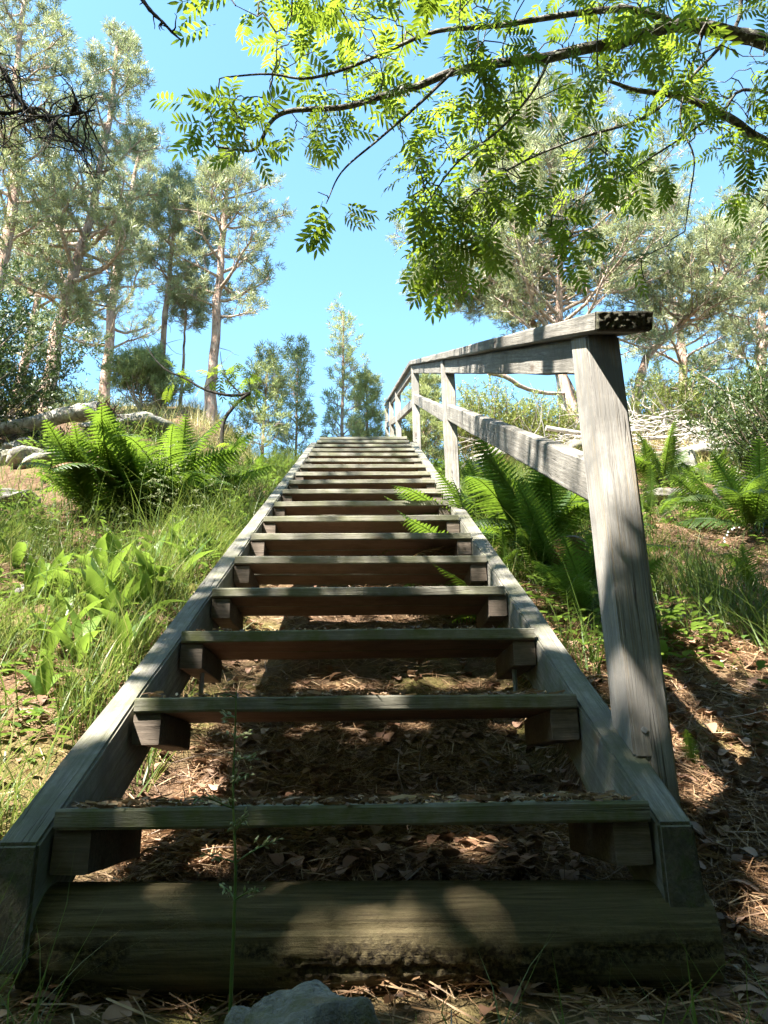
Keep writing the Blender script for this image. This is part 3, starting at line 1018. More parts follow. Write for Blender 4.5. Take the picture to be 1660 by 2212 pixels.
pine('background pine at the right edge above the junipers', stem([(1640, 900), (1650, 720), (1640, 580), (1655, 430)], 11.0), 0.12, bell(0.15, 0.5, 1.0, 1.6, 0.4), 50, 0.2, 36, dens=9)


def juniper(label, x, y, Y, wid, hgt, seed, mat=M_juniper, n=60, name='juniper_bush', group='junipers', v0=0.12, sc=1.0):
    g = np.random.default_rng(seed)
    p = aty(x, y, Y); b = gnd(p[0], Y)
    root = empty(name, b, label, 'bush', group)
    ml = MB(); TP = []; TD = []; TS = []; TR = []
    for i in range(n):
        a = g.random() * 6.283; rr = math.sqrt(g.random()) * wid * 0.5
        lean = rr / wid * 1.2
        d = norm(np.array([math.cos(a) * lean, math.sin(a) * lean, 1.0]))
        st = b + np.array([math.cos(a) * rr * 0.6, math.sin(a) * rr * 0.6, -0.05])
        L = hgt * g.uniform(0.55, 1.05) * (1 - 0.4 * (rr / (wid * 0.5)) ** 2)
        S = wig(st, d, L, 6, 0.0, 0.16, g)
        tubes_into(ml, S, np.linspace(0.010, 0.003, 7), 4)
        rn = g.random()
        for q in range(int(12 + 26 * L)):
            v = v0 + (1 - v0) * g.random()
            c = polyline_eval(S, v)
            off = g.normal(0, 0.07 * (1.15 - v * 0.6), 3)
            TP.append(c + off); TD.append(norm(norm(off) + np.array([0, 0, 0.6]))); TS.append(sc * g.uniform(0.8, 1.5)); TR.append(np.clip(rn * 0.5 + g.random() * 0.5, 0, 1))
    ml.build('stems', M_limb, root)
    mc = MB(); tufts_into(mc, TP, TD, TS, TR, JUNI)
    mc.build('crown', mat, root, False)


juniper('yellow-green juniper bush behind the second railing post', 1060, 950, 8.0, 1.3, 1.0, 41, n=70)
juniper('yellow-green juniper bush behind the mid rail near the tall post', 1180, 930, 7.7, 1.0, 0.7, 42, n=50)
juniper('bright juniper bush right of the tall post above the brush pile', 1440, 900, 8.6, 1.6, 1.25, 43, n=90)
juniper('bright juniper bush at the right edge above the brush pile', 1600, 900, 8.4, 1.5, 1.2, 44, n=80)
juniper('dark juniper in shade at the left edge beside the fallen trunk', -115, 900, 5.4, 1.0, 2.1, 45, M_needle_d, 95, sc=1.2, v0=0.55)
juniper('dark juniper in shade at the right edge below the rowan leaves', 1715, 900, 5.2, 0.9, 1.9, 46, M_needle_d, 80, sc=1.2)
juniper('small yellowish bush left of the top of the stairs', 640, 950, 7.6, 0.5, 0.3, 47, M_juniper, 24)
juniper('greyish bush under the left pines behind the fallen trunk', 190, 880, 8.2, 1.3, 0.55, 48, M_needle_y, 60)

# ------------------------------------------------------------------ granite on the slope
for i, (x, y, Y, sz, lab, up) in enumerate([
    (60, 985, 5.5, (0.34, 0.28, 0.08), 'pale granite slab below the fallen trunk', 0.3),
    (25, 1065, 4.9, (0.18, 0.15, 0.06), 'grey granite block at the left edge beside the big fern', 0.4),
    (70, 1075, 4.7, (0.22, 0.2, 0.10), 'small blue-grey granite stone beside the big fern', 0.5),
    (20, 1150, 4.0, (0.26, 0.2, 0.08), 'flat granite stone at the left edge above the lily leaves', 0.3),
    (270, 945, 6.4, (0.55, 0.4, 0.13), 'pale granite slab behind the big fern', 0.5),
    (110, 1298, 2.2, (0.15, 0.10, 0.035), 'flat pale stone among the lily leaves', 0.6),
    (1090, 1000, 6.2, (0.55, 0.35, 0.14), 'pale granite slab behind the second railing post', 0.55),
    (1030, 1005, 5.4, (0.16, 0.14, 0.14), 'grey stone block beside the second railing post', 0.7),
    (1230, 985, 6.8, (0.5, 0.35, 0.12), 'granite slab under the mid rail beside the tall post', 0.5),
    (1450, 1043, 4.6, (0.30, 0.22, 0.07), 'moss-edged flat stone behind the tall post', 0.6),
    (1585, 1075, 4.4, (0.20, 0.16, 0.10), 'grey stone with yellow moss near the right edge', 0.6),
    (1500, 960, 7.0, (0.6, 0.4, 0.12), 'pale granite slab under the brush pile', 0.5)]):
    rock_at(x, y, Y, sz, 20 + i, lab, M_rock if i not in (9, 10) else M_rock_m, up)

# ------------------------------------------------------------------ fallen trunk with its root plate
ft = [aty(x, y, 5.5) for x, y in ((-260, 985), (-100, 955), (0, 928), (60, 918), (120, 903), (175, 890), (215, 888))]
root = empty('fallen_tree', gnd(ft[2][0], 5.5), 'fallen dead trunk with an upturned root plate beside the big fern', 'log')
mb = MB(); tubes_into(mb, catmull(ft, 24), np.linspace(0.05, 0.088, 24), 12, rough=0.07)
mb.build('trunk', M_dead, root)
mb = MB()
rp = ft[-1] + np.array([0.05, 0, -0.06])
g = np.random.default_rng(5)
for i in range(60):
    a = g.random() * 6.283
    d = norm(np.array([0.35 + g.normal(0, 0.25), math.cos(a), math.sin(a)]))
    B = wig(rp + g.normal(0, 0.03, 3), d, g.uniform(0.12, 0.30), 6, -0.05, 0.30, g)
    tubes_into(mb, B, np.linspace(g.uniform(0.008, 0.022), 0.002, 7), 5, rough=0.1)
mb.build('roots', M_soil, root)
pz = rp
mb = MB()
th = np.linspace(0, 2 * np.pi, 30, endpoint=False); ph = np.linspace(0.1, 3.04, 14)
PP, TT = np.meshgrid(ph, th, indexing='ij')
rr = 0.13 * (1 + 0.5 * (vnoise(TT * 3, PP * 4, 6) - 0.5) + 0.4 * (vnoise(TT * 9, PP * 9, 7) - 0.5))
V = np.stack([pz[0] + 0.03 + rr * 0.45 * np.cos(PP), pz[1] + rr * np.sin(PP) * np.cos(TT), pz[2] - 0.02 + rr * np.sin(PP) * np.sin(TT)], -1).reshape(-1, 3)
i = np.arange(13)[:, None] * 30; j = np.arange(30)[None]; k = (j + 1) % 30
mb.add(V, np.stack([i + j, i + k, i + 30 + k, i + 30 + j], -1).reshape(-1, 4))
mb.build('root_plate', M_soil, root)

# second bleached pole lying behind it
mb = MB(); tubes_into(mb, catmull([aty(x, y, 7.4) for x, y in ((-120, 893), (0, 900), (60, 905), (130, 912))], 12), np.linspace(0.03, 0.02, 12), 8, rough=0.05)
tag(mb.build('dead_pole', M_brush), 'thin bleached pole lying behind the fallen trunk', 'branch')

# stump and brush on the right
c = aty(1012, 1000, 5.0); c = gnd(c[0], 5.0)
sx = aty(1475, 960, 5.8); c = gnd(sx[0], 5.8)
th = np.linspace(0, 2 * np.pi, 26, endpoint=False)
mb = MB(); prevr = None
lev = [(-0.1, 0.16), (0.05, 0.125), (0.15, 0.11), (0.27, 0.105), (0.32, 0.085), (0.335, 0.04)]
V = []
for z, r in lev:
    q = r * (1 + 0.12 * (vnoise(np.cos(th) * 3 + 5, np.sin(th) * 3 + z * 3, 9) - 0.5) * 2)
    V.append(np.stack([c[0] + q * np.cos(th), c[1] + q * np.sin(th), np.full(26, c[2] + z)], -1))
V = np.concatenate(V); i = np.arange(len(lev) - 1)[:, None] * 26; j = np.arange(26)[None]; k = (j + 1) % 26
mb.add(V, np.stack([i + j, i + k, i + 26 + k, i + 26 + j], -1).reshape(-1, 4)); mb.add(V[-26:], np.arange(26)[None])
tag(mb.build('tree_stump', rockmat('mossy_stump', 0.9)), 'mossy rounded tree stump behind the fern right of the tall post', 'stump')

g = np.random.default_rng(77)
mb = MB()
for i in range(520):
    x = g.uniform(1060, 1640); p = aty(x, 0, 7.6 + g.uniform(-0.7, 0.9))
    X = aty(x, 930, p[1]); z = float(H(X[0], X[1]))
    pileh = 0.42 * math.exp(-((x - 1430) / 170.0) ** 2) + 0.15
    a = g.random() * 6.283
    st = np.array([X[0], X[1], z + g.random() * pileh])
    B = wig(st, (math.cos(a), math.sin(a) * 0.5, g.uniform(-0.25, 0.45)), g.uniform(0.25, 0.9), 6, 0.0, 0.22, g)
    B[:, 2] = np.maximum(B[:, 2], H(B[:, 0], B[:, 1]) + 0.01)
    tubes_into(mb, B, np.linspace(g.uniform(0.004, 0.013), 0.002, 7), 4, g.random())
tag(mb.build('brush_pile', M_brush), 'heap of bleached dead twigs below the junipers right of the tall post', 'brush', kind='stuff')
for (pp, Yb, r, lab) in (([(1055, 805), (1095, 815), (1130, 838), (1180, 850), (1222, 850)], (7.6, 7.65, 7.75, 8.0, 8.2), 0.035, 'broken reddish pine limb end hanging behind the handrail'),
                    ([(1180, 925), (1250, 935), (1300, 938)], 6.9, 0.03, 'pale dead branch lying on the brush behind the mid rail'),
                    ([(1400, 948), (1480, 940), (1540, 925)], 7.2, 0.022, 'long pale dead branch at the foot of the brush pile')):
    Yb = Yb if isinstance(Yb, tuple) else (Yb,) * len(pp)
    mb = MB(); tubes_into(mb, catmull([aty(x, y, q) for (x, y), q in zip(pp, Yb)], 10), np.linspace(r, r * 0.6, 10), 7, rough=0.06)
    tag(mb.build('dead_branch', M_limb if r > 0.034 else M_brush), lab, 'branch')

# ------------------------------------------------------------------ ferns
def frond_mesh(name, L, wid, npin, curve, seed, detail=6):
    """rachis in the y-z plane, arching; pinnae toothed, drooping slightly"""
    g = np.random.default_rng(seed)
    n = 24
    s = np.linspace(0, 1, n)
    ang = math.radians(80) - curve * s ** 1.3
    dy = np.cos(ang); dz = np.sin(ang)
    P = np.stack([np.zeros(n), np.cumsum(dy) * L / n, np.cumsum(dz) * L / n], -1)
    P[:, 0] += 0.04 * L * np.sin(s * 2 + g.random() * 3)
    mb = MB()
    V, F = tube(P, np.linspace(0.0045, 0.0012, n) * (L / 0.8), 4)
    mb.add(V, F, 0.9)
    for i in range(npin):
        t = 0.14 + 0.86 * (i + 0.5) / npin
        c = polyline_eval(P, t); T = norm(polyline_eval(P, t + 0.02) - polyline_eval(P, t - 0.02))
        N = norm(np.cross(np.array([1.0, 0, 0]), T))       # upper side of the blade
        shape = math.sin(math.pi * min(1, (t - 0.10) / 0.9) ** 0.75) ** 0.85
        pl = wid * shape * g.uniform(0.9, 1.08)
        if pl < 0.006: continue
        pw = min(L * 0.86 / npin * 0.62, pl * 0.32)
        for sgn in (-1, 1):
            d = norm(np.array([sgn, 0, 0]) * 1.0 + T * 0.42 - N * g.uniform(0.05, 0.3))
            q = norm(np.cross(N, d))
            m = detail * 2 + 1
            V = []
            for k in range(m):
                u = k / (m - 1)
                half = pw * (1 - u) ** 0.75 * (1.0 if k % 2 == 0 else 0.55)
                half = max(half, 0.0004)
                cen = c + d * pl * u - N * pl * 0.22 * u * u
                V += [cen - q * half - d * (half * 0.2), cen + N * pw * 0.12, cen + q * half - d * (half * 0.2)]
            k = np.arange(m - 1) * 3
            F = np.concatenate([np.stack([k, k + 1, k + 4, k + 3], -1), np.stack([k + 1, k + 2, k + 5, k + 4], -1)])
            mb.add(V, F, g.random())
    return mb.mesh(name, M_fern, False)


FROND = [frond_mesh('frond', 0.80, 0.15, 28, c, 100 + i) for i, c in enumerate((0.35, 0.6, 0.9, 1.3, 1.7))]


M_dryfern = foliage('withered_frond', [(0.0, (0.13, 0.075, 0.03)), (1.0, (0.26, 0.18, 0.075))], (0.2, 0.13, 0.05), 0.3, 'obj')
DRYF = FROND[4].copy(); DRYF.materials.clear(); DRYF.materials.append(M_dryfern)


def fern(label, base, n, size, seed, tilt=(0, 0), aim=None, group='ferns beside the staircase', spread=(0.0, 1.0), azr=None):
    g = np.random.default_rng(seed)
    root = empty('fern', base, label, 'fern', group)
    for i in range(n):
        az = i * 2.399 + g.normal(0, 0.3) if azr is None else g.uniform(*azr)
        f = FROND[int(g.integers(0, len(FROND)))] if g.random() > 0.07 else DRYF
        lean = g.uniform(*spread) * 0.55
        sc = size * g.uniform(0.72, 1.12)
        M = (Matrix.Translation(Vector(tuple(base)) + Vector((g.normal(0, 0.03), g.normal(0, 0.03), -0.02))) @ Matrix.Rotation(az, 4, 'Z')
             @ Matrix.Rotation(-lean, 4, 'X') @ Matrix.Rotation(g.normal(0, 0.3), 4, 'Y') @ Matrix.Scale(sc, 4))
        link('frond', f, root, M)
    return root


def fern_at(label, x, y, Y, n, size, seed, **kw):
    p = aty(x, y, Y); b = gnd(p[0], Y)
    return fern(label, b, n, size, seed, **kw)


fern_at('big dark green fern clump in front of the fallen trunk root', 300, 1120, 3.75, 32, 1.15, 1)
fern_at('tall upright fern right of the big fern clump', 385, 1110, 3.9, 24, 1.08, 2)
fern_at('low fern spreading toward the left granite blocks', 215, 1130, 3.55, 20, 1.0, 3)
fern_at('bright fern leaning over the right stringer halfway up', 1170, 1240, 2.65, 24, 0.95, 4)
fern_at('fern at the foot of the bright one, below the mid rail', 1215, 1310, 2.15, 16, 0.68, 5)
fern_at('small fern whose leaves poke over the steps', 1075, 1270, 2.30, 6, 0.36, 6)
fern_at('bright fern crowding the right stringer below the second post', 1060, 1130, 3.4, 16, 0.62, 17)
fern_at('light fern tucked behind the tall post beside the stringer', 1280, 1360, 1.75, 12, 0.52, 18)
fern_at('fern between the bright fern and the mid rail', 1240, 1180, 3.1, 16, 0.80, 19)
fern_at('fern with fronds spilling over the right end of the middle steps', 1090, 1190, 2.95, 14, 0.55, 20)
fern_at('shaded fern near the right edge behind the litter', 1590, 1130, 3.7, 14, 0.8, 21)
fern_at('fern beside the second railing post', 1010, 1010, 4.9, 8, 0.45, 7)
fern_at('dark fern in front of the mossy stump', 1440, 1020, 5.2, 15, 0.85, 8)
fern_at('fern right of the mossy stump', 1530, 1010, 5.4, 8, 0.62, 9)
fern_at('large fern at the right edge in the shade', 1640, 1200, 3.1, 16, 0.95, 10)
fern_at('low fern directly right of the tall post', 1420, 1120, 3.6, 8, 0.55, 12)
fern_at('bright low fern frond clump at the right edge above the litter', 1665, 1340, 2.1, 6, 0.46, 13)
fern_at('tiny fern on the needle litter right of the tall post', 1490, 1290, 2.5, 5, 0.26, 14)
fern_at('tiny fern sprig at the foot of the tall post', 1500, 1650, 0.75, 3, 0.16, 15)
fern_at('small fern at the hill edge left of the steps', 560, 1010, 5.4, 8, 0.45, 16)

fern('lacy fern spilling over the right stringer at the sixth step', gnd(0.64, 2.15), 12, 0.92, 31, azr=(0.3, 2.5), spread=(0.4, 1.0))
fern('lacy fern spilling over the right stringer below the second post', gnd(0.64, 2.75), 12, 0.88, 32, azr=(0.3, 2.6), spread=(0.4, 1.0))
fern('short fern arching over the right stringer at the fourth step', gnd(0.65, 1.55), 8, 0.62, 33, azr=(0.3, 2.2), spread=(0.3, 0.9))

# ------------------------------------------------------------------ lily-of-the-valley
def lily_leaf(seed, bend):
    g = np.random.default_rng(seed)
    n = 14; L = 0.23; W = 0.031
    V = []
    for i in range(n):
        s = i / (n - 1)
        w = W * (math.sin(math.pi * (0.05 + 0.95 * s) ** 0.85) ** 1.15) if s < 1 else 0.0004
        w = max(w, 0.003 if s < 0.5 else 0.0005)
        a = math.radians(84) - bend * s ** 1.6
        y = L * s * math.cos(a); z = L * s * math.sin(a)
        fold = 0.35 * (1 - s) + 0.12
        tw = 0.3 * s * g.normal(0, 1)
        for k in (-1, -0.5, 0, 0.5, 1):
            V.append((w * k * math.cos(tw), y - abs(k) * w * fold * 0.6 * math.sin(a), z + abs(k) * w * fold + w * k * math.sin(tw) * 0.3 + 0.002 * math.sin(s * 9 + k * 2)))
    i = np.arange(n - 1)[:, None] * 5; j = np.arange(4)[None]
    F = np.stack([i + j, i + j + 1, i + j + 6, i + j + 5], -1).reshape(-1, 4)
    return MB().add(V, F).mesh('leaf', M_lily, True)


LILY = [lily_leaf(60 + i, b) for i, b in enumerate((0.15, 0.4, 0.7, 1.0, 0.25))]


def lily(x, y, nl, sc, seed, label=None, group='lily-of-the-valley patch'):
    g = np.random.default_rng(seed)
    b = gnd(x, y)
    root = empty('lily_plant', b, label or 'broad-leaved lily-of-the-valley plant in the patch left of the staircase', 'plant', group)
    az = g.random() * 6.283
    for i in range(nl):
        az += 6.283 / nl + g.normal(0, 0.5)
        M = (Matrix.Translation(Vector(tuple(b)) + Vector((0, 0, -0.01))) @ Matrix.Rotation(az, 4, 'Z')
             @ Matrix.Rotation(-g.uniform(0.0, 0.38), 4, 'X') @ Matrix.Scale(sc * g.uniform(0.75, 1.1), 4))
        link('leaf', LILY[int(g.integers(0, 5))], root, M)


g = np.random.default_rng(3)
nl = 0
while nl < 46:
    x = g.uniform(60, 440); y = g.uniform(1160, 1430)
    Y = 1.3 + (1430 - y) / 270.0 * 1.4 + g.normal(0, 0.12)
    if x > 455 - (y - 1190) * 0.75: continue
    p = aty(x, y, Y)
    if p[0] > -0.58 or p[0] < -1.9: continue
    lily(p[0], Y, int(g.integers(2, 4)), g.uniform(0.9, 1.35) * (1.0 if nl > 4 else 1.15), 500 + nl)
    nl += 1
for i, (x, y, Y, sc, lab) in enumerate(((30, 1250, 2.6, 1.15, 'lily plant with large dark leaves at the left edge'),
                                 (90, 1500, 1.1, 0.9, 'narrow lily plant in the grass at the left edge'),
                                 (165, 1440, 1.35, 0.9, 'lily plant standing alone in the grass below the flat pale stone'),
                                 (1440, 1460, 1.35, 0.6, 'single bright lily plant right behind the tall post'),
                                 (1340, 1500, 1.1, 0.6, 'small lily plant between stringer and tall post'))):
    p = aty(x, y, Y); lily(p[0], Y, 3 if i < 3 else 2, sc, 700 + i, lab, 'lone lily plants')

# ------------------------------------------------------------------ grass
def blade_template(seed, bend):
    g = np.random.default_rng(seed)
    V = []; n = 5
    for i in range(n):
        s = i / (n - 1)
        w = 0.5 * (1 - s ** 1.5) + 0.02
        V += [(-w, bend * s * s, s * (1 - 0.25 * abs(bend) * s)), (w, bend * s * s, s * (1 - 0.25 * abs(bend) * s))]
    F = [[2 * i, 2 * i + 1, 2 * i + 3, 2 * i + 2] for i in range(n - 1)]
    return np.array(V), np.array(F)


BL = [blade_template(i, b) for i, b in enumerate((0.15, 0.4, 0.7, 1.0))]


def blades(mb, X, Y, Hh, Wd, rnd, g, lean=0.25):
    N = len(X)
    k = g.integers(0, 4, N); az = g.random(N) * 6.283
    Z = H(X, Y) - 0.005
    for q, (tv, tf) in enumerate(BL):
        m = k == q
        n = m.sum()
        if not n: continue
        a = az[m]; c, s = np.cos(a), np.sin(a)
        M = np.zeros((n, 3, 3))
        M[:, 0, 0] = c * Wd[m]; M[:, 1, 0] = s * Wd[m]
        M[:, 0, 1] = -s * Hh[m]; M[:, 1, 1] = c * Hh[m]
        M[:, 2, 2] = Hh[m]
        lx = g.normal(0, lean, n) * Hh[m]; ly = g.normal(0, lean, n) * Hh[m]
        M[:, 0, 2] = lx; M[:, 1, 2] = ly
        inst(mb, tv, tf, M, np.stack([X[m], Y[m], Z[m]], -1), 1.0, rnd[m])


def scatter(n, x0, x1, y0, y1, g, dens=None):
    X = g.uniform(x0, x1, n); Y = g.uniform(y0, y1, n)
    keep = np.ones(n, bool)
    if dens is not None: keep = g.random(n) < dens(X, Y)
    keep &= ~((np.abs(X) < 0.56) & (Y > -0.25) & (Y < 6.2))
    keep &= ~((X < -0.5) & (X > -0.78) & (Y < 1.6) & (g.random(n) < 0.6))
    return X[keep], Y[keep]


g = np.random.default_rng(21)
mb = MB()
X, Y = scatter(34000, -2.6, -0.58, 0.05, 3.2, g, lambda x, y: sm(0.40, 0.70, vnoise(x * 4, y * 4, 31)) * 0.9 + 0.07)
n = len(X); blades(mb, X, Y, g.uniform(0.08, 0.30, n), g.uniform(0.0025, 0.006, n), g.beta(1.6, 1.7, n), g, 0.35)
X, Y = scatter(22000, -3.2, -0.6, 2.8, 6.6, g, lambda x, y: sm(0.3, 0.65, vnoise(x * 2.5, y * 2.5, 32)) * sm(-2.6, -1.2, x) + 0.08)
n = len(X); blades(mb, X, Y, g.uniform(0.12, 0.42, n), g.uniform(0.003, 0.007, n), g.beta(1.5, 2.4, n), g)
tag(mb.build('grass', M_grass, smooth=False), 'green and straw grass on the slope left of the staircase', 'grass', kind='stuff')
mb = MB()
X, Y = scatter(26000, -7, 5.5, 5.4, 13, g, lambda x, y: sm(0.3, 0.6, vnoise(x * 1.6, y * 1.6, 33)) + 0.12)
n = len(X); blades(mb, X, Y, g.uniform(0.08, 0.34, n), g.uniform(0.004, 0.009, n), g.random(n), g)
tag(mb.build('hilltop_grass', M_dry, smooth=False), 'yellow-green dry grass along the sunlit hilltop', 'grass', kind='stuff')
mb = MB()
X, Y = scatter(11000, 0.6, 4.2, 1.0, 6.5, g, lambda x, y: sm(0.42, 0.72, vnoise(x * 2.2, y * 2.2, 34)) * sm(1.0, 3.0, y) + 0.03)
n = len(X); blades(mb, X, Y, g.uniform(0.08, 0.36, n), g.uniform(0.0025, 0.006, n), g.beta(1.3, 2.2, n), g, 0.35)
X, Y = scatter(12000, 0.6, 1.7, 1.2, 5.5, g, lambda x, y: sm(0.4, 0.65, vnoise(x * 3.2, y * 3.2, 39)))
n = len(X); blades(mb, X, Y, g.uniform(0.12, 0.40, n), g.uniform(0.0025, 0.006, n), g.beta(1.3, 2.6, n), g, 0.35)
tag(mb.build('shade_grass', M_grass, smooth=False), 'sparse green grass in the shade right of the railing', 'grass', kind='stuff')
mb = MB()
for (x0, x1, y0, y1, n, h0, h1) in ((-0.62, -0.34, -0.55, -0.22, 150, 0.08, 0.30), (0.12, 0.5, -0.42, -0.2, 60, 0.06, 0.22), (-0.3, 0.2, -0.32, -0.2, 40, 0.03, 0.10), (0.4, 0.62, -0.4, -0.2, 40, 0.06, 0.16)):
    X = g.uniform(x0, x1, n); Y = g.uniform(y0, y1, n)
    blades(mb, X, Y, g.uniform(h0, h1, n), g.uniform(0.0012, 0.004, n), g.beta(1.4, 2.2, n), g, 0.4)
tag(mb.build('foreground_grass', M_grass, smooth=False), 'thin grass blades in the shade at the foot of the sleeper log', 'grass', kind='stuff')


def herb_cover(name, label, regs, seed, size):
    g = np.random.default_rng(seed)
    n = 9
    tv = []
    for i in range(4):
        s_ = i / 3; w = 0.30 * math.sin(math.pi * (0.12 + 0.82 * s_))
        for k in (-1, 0, 1): tv.append((w * k, 0.10 * abs(k) - 0.25 * s_ * s_, s_))
    i = np.arange(3)[:, None] * 3; j = np.arange(2)[None]
    tf = np.stack([i + j, i + j + 1, i + j + 4, i + j + 3], -1).reshape(-1, 4)
    mb = MB()
    for (x0, x1, y0, y1, cnt, h) in regs:
        X, Y = scatter(cnt, x0, x1, y0, y1, g, lambda x, y: sm(0.45, 0.7, vnoise(x * 3.3 + 7, y * 3.3, 37)))
        N = len(X); a = g.random(N) * 6.283
        D = np.stack([np.cos(a), np.sin(a), g.uniform(-0.1, 0.7, N)], -1)
        inst(mb, np.array(tv), tf, frames(D, (0.0, 0.001, 1.0)), np.stack([X, Y, H(X, Y) + g.random(N) * h], -1), g.uniform(*size, N), g.random(N))
    tag(mb.build(name, M_herb, smooth=True), label, 'plants', kind='stuff')


M_herb = foliage('herb_leaf', [(0.0, (0.05, 0.10, 0.02)), (0.6, (0.09, 0.16, 0.03)), (1.0, (0.15, 0.23, 0.05))], (0.26, 0.38, 0.05), 0.4)
herb_cover('ground_cover', 'low leafy green plants covering the bank left of the stairs', [(-2.4, -0.58, 0.3, 2.0, 1500, 0.06), (-2.4, -0.58, 2.0, 3.4, 4000, 0.10), (-3.0, -0.6, 3.0, 6.3, 7000, 0.2)], 61, (0.025, 0.06))
herb_cover('bank_plants', 'low leafy green plants along the right stringer', [(0.58, 1.3, 0.9, 5.8, 6000, 0.16), (1.2, 3.5, 2.6, 6.0, 4000, 0.12)], 62, (0.025, 0.055))


def grass_stalk(label, base, L, lean, seed, group='flowering grass stalks', spread=0.05, npan=7, start=0.55, thick=0.0016):
    g = np.random.default_rng(seed)
    root = empty('grass_stalk', base, label, 'plant', group)
    P = wig(base, np.array([lean[0], lean[1], 1.0]), L, 14, 0.0, 0.025, g)
    ms = MB(); tubes_into(ms, P, np.linspace(thick, thick * 0.35, 15), 5, g.random())
    mp = MB()
    tv = np.array([(0, 0, 0), (0.16, 0, 0.45), (0, 0.16, 0.5), (-0.16, 0, 0.45), (0, -0.16, 0.5), (0, 0, 1.0)])
    tf = np.array([(0, 1, 2), (0, 2, 3), (0, 3, 4), (0, 4, 1), (5, 2, 1), (5, 3, 2), (5, 4, 3), (5, 1, 4)])
    Pp = []; Pd = []
    for i in range(npan):
        t = start + (1 - start) * (i / max(1, npan - 1)) ** 0.85 * 0.97
        c = polyline_eval(P, t)
        for b in range(2 if i < npan - 1 else 1):
            a = g.random() * 6.283
            l = spread * (1.15 - (t - start) / (1 - start)) * g.uniform(0.6, 1.2) + 0.008
            B = wig(c, (math.cos(a), math.sin(a), 0.5), l, 4, -0.06, 0.12, g)
            tubes_into(ms, B, np.linspace(thick * 0.4, thick * 0.22, 5), 4, g.random())
            for q in range(int(4 + l * 130)):
                u = g.uniform(0.35, 1.0); s = polyline_eval(B, u)
                Pp.append(s + g.normal(0, 0.0025, 3)); Pd.append(norm(norm(B[-1] - c) + g.normal(0, 0.45, 3)))
    ms.build('stem', M_stalk, root)
    inst(mp, tv, tf, frames(np.array(Pd)), np.array(Pp), g.uniform(0.005, 0.009, len(Pp)) * (1.3 if spread < 0.07 else 1.6))
    tag(mp.build('panicle', M_spike, root, False), kind='stuff')


b = aty(492, 2212, -0.42); b[2] = float(H(b[0], b[1]))
grass_stalk('tall flowering grass stalk standing alone before the steps', b, 0.43, (0.03, 0.0), 1, spread=0.04, npan=9, start=0.50, thick=0.0026)
for i, (x, y, Y, L) in enumerate(((310, 1330, 2.3, 0.75), (355, 1340, 2.25, 0.62), (270, 1360, 2.2, 0.70), (400, 1300, 2.6, 0.6), (440, 1260, 2.9, 0.55), (90, 1420, 1.6, 0.45), (60, 1380, 1.9, 0.5), (330, 1290, 2.7, 0.65), (205, 1400, 1.8, 0.5), (500, 1180, 3.6, 0.6), (545, 1110, 4.2, 0.6))):
    p = aty(x, y, Y); grass_stalk('pale flowering grass stalk with a loose panicle beside the big ferns', gnd(p[0], Y), L, (g.normal(0, .08), g.normal(0, .05)), 30 + i, 'pale grass stalks by the ferns', 0.09, 6, 0.6, 0.002)

# ------------------------------------------------------------------ litter
g = np.random.default_rng(55)
mb = MB()
NN = 70000
Xn = np.concatenate([g.uniform(-2.2, 2.8, NN), g.uniform(-0.5, 0.5, 22000), g.uniform(0.5, 1.8, 26000)])
Yn = np.concatenate([g.uniform(-0.9, 4.5, NN), g.uniform(-0.0, 1.6, 22000), g.uniform(-0.2, 2.2, 26000)])
keep = g.random(len(Xn)) < 0.35 + 0.9 * sm(0.3, 0.6, vnoise(Xn * 5, Yn * 5, 61))
Xn, Yn = Xn[keep], Yn[keep]; N = len(Xn)
Z = H(Xn, Yn) + g.uniform(0.001, 0.022, N)
nx = (H(Xn + 0.02, Yn) - H(Xn - 0.02, Yn)) / 0.04; ny = (H(Xn, Yn + 0.02) - H(Xn, Yn - 0.02)) / 0.04
a = g.random(N) * 6.283
D = np.stack([np.cos(a), np.sin(a), nx * np.cos(a) + ny * np.sin(a) + g.normal(0, 0.22, N)], -1)
Mf = frames(D)
tv = np.array([(-0.014, 0, -0.5), (0.014, 0, -0.5), (0.016, 0.05, 0), (-0.016, 0.05, 0), (0.006, 0, 0.5), (-0.006, 0, 0.5)])
tf = np.array([(0, 1, 2, 3), (3, 2, 4, 5)])
inst(mb, tv, tf, Mf, np.stack([Xn, Yn, Z], -1), g.uniform(0.04, 0.10, N), g.beta(2, 2, N))
tag(mb.build('needle_litter', M_litter, smooth=False), 'fallen brown pine needles covering the ground around the stairs', 'needles', kind='stuff')
mb = MB()
N = 5200
Xn = np.concatenate([g.uniform(-2.0, 2.6, N), g.uniform(-0.5, 0.5, 1500), g.uniform(0.52, 1.6, 1800)])
Yn = np.concatenate([g.uniform(-0.8, 4.0, N), g.uniform(0.0, 1.3, 1500), g.uniform(-0.3, 1.6, 1800)]); N = len(Xn)
tv = []
for i in range(5):
    s = i / 4; w = 0.34 * math.sin(math.pi * (0.1 + 0.85 * s)) ** 0.7
    for k in (-1, 0, 1):
        tv.append((w * k, 0.22 * abs(k) * w + 0.18 * math.sin(s * 3.1), s - 0.5))
i = np.arange(4)[:, None] * 3; j = np.arange(2)[None]
tf = np.stack([i + j, i + j + 1, i + j + 4, i + j + 3], -1).reshape(-1, 4)
a = g.random(N) * 6.283
D = np.stack([np.cos(a), np.sin(a), g.normal(0.1, 0.35, N)], -1)
inst(mb, np.array(tv), tf, frames(D, (0.0, 0.001, 1.0)), np.stack([Xn, Yn, H(Xn, Yn) + g.uniform(0.004, 0.02, N)], -1), 0.012 + 0.048 * g.random(N) ** 2.2, g.beta(1.6, 1.8, N))
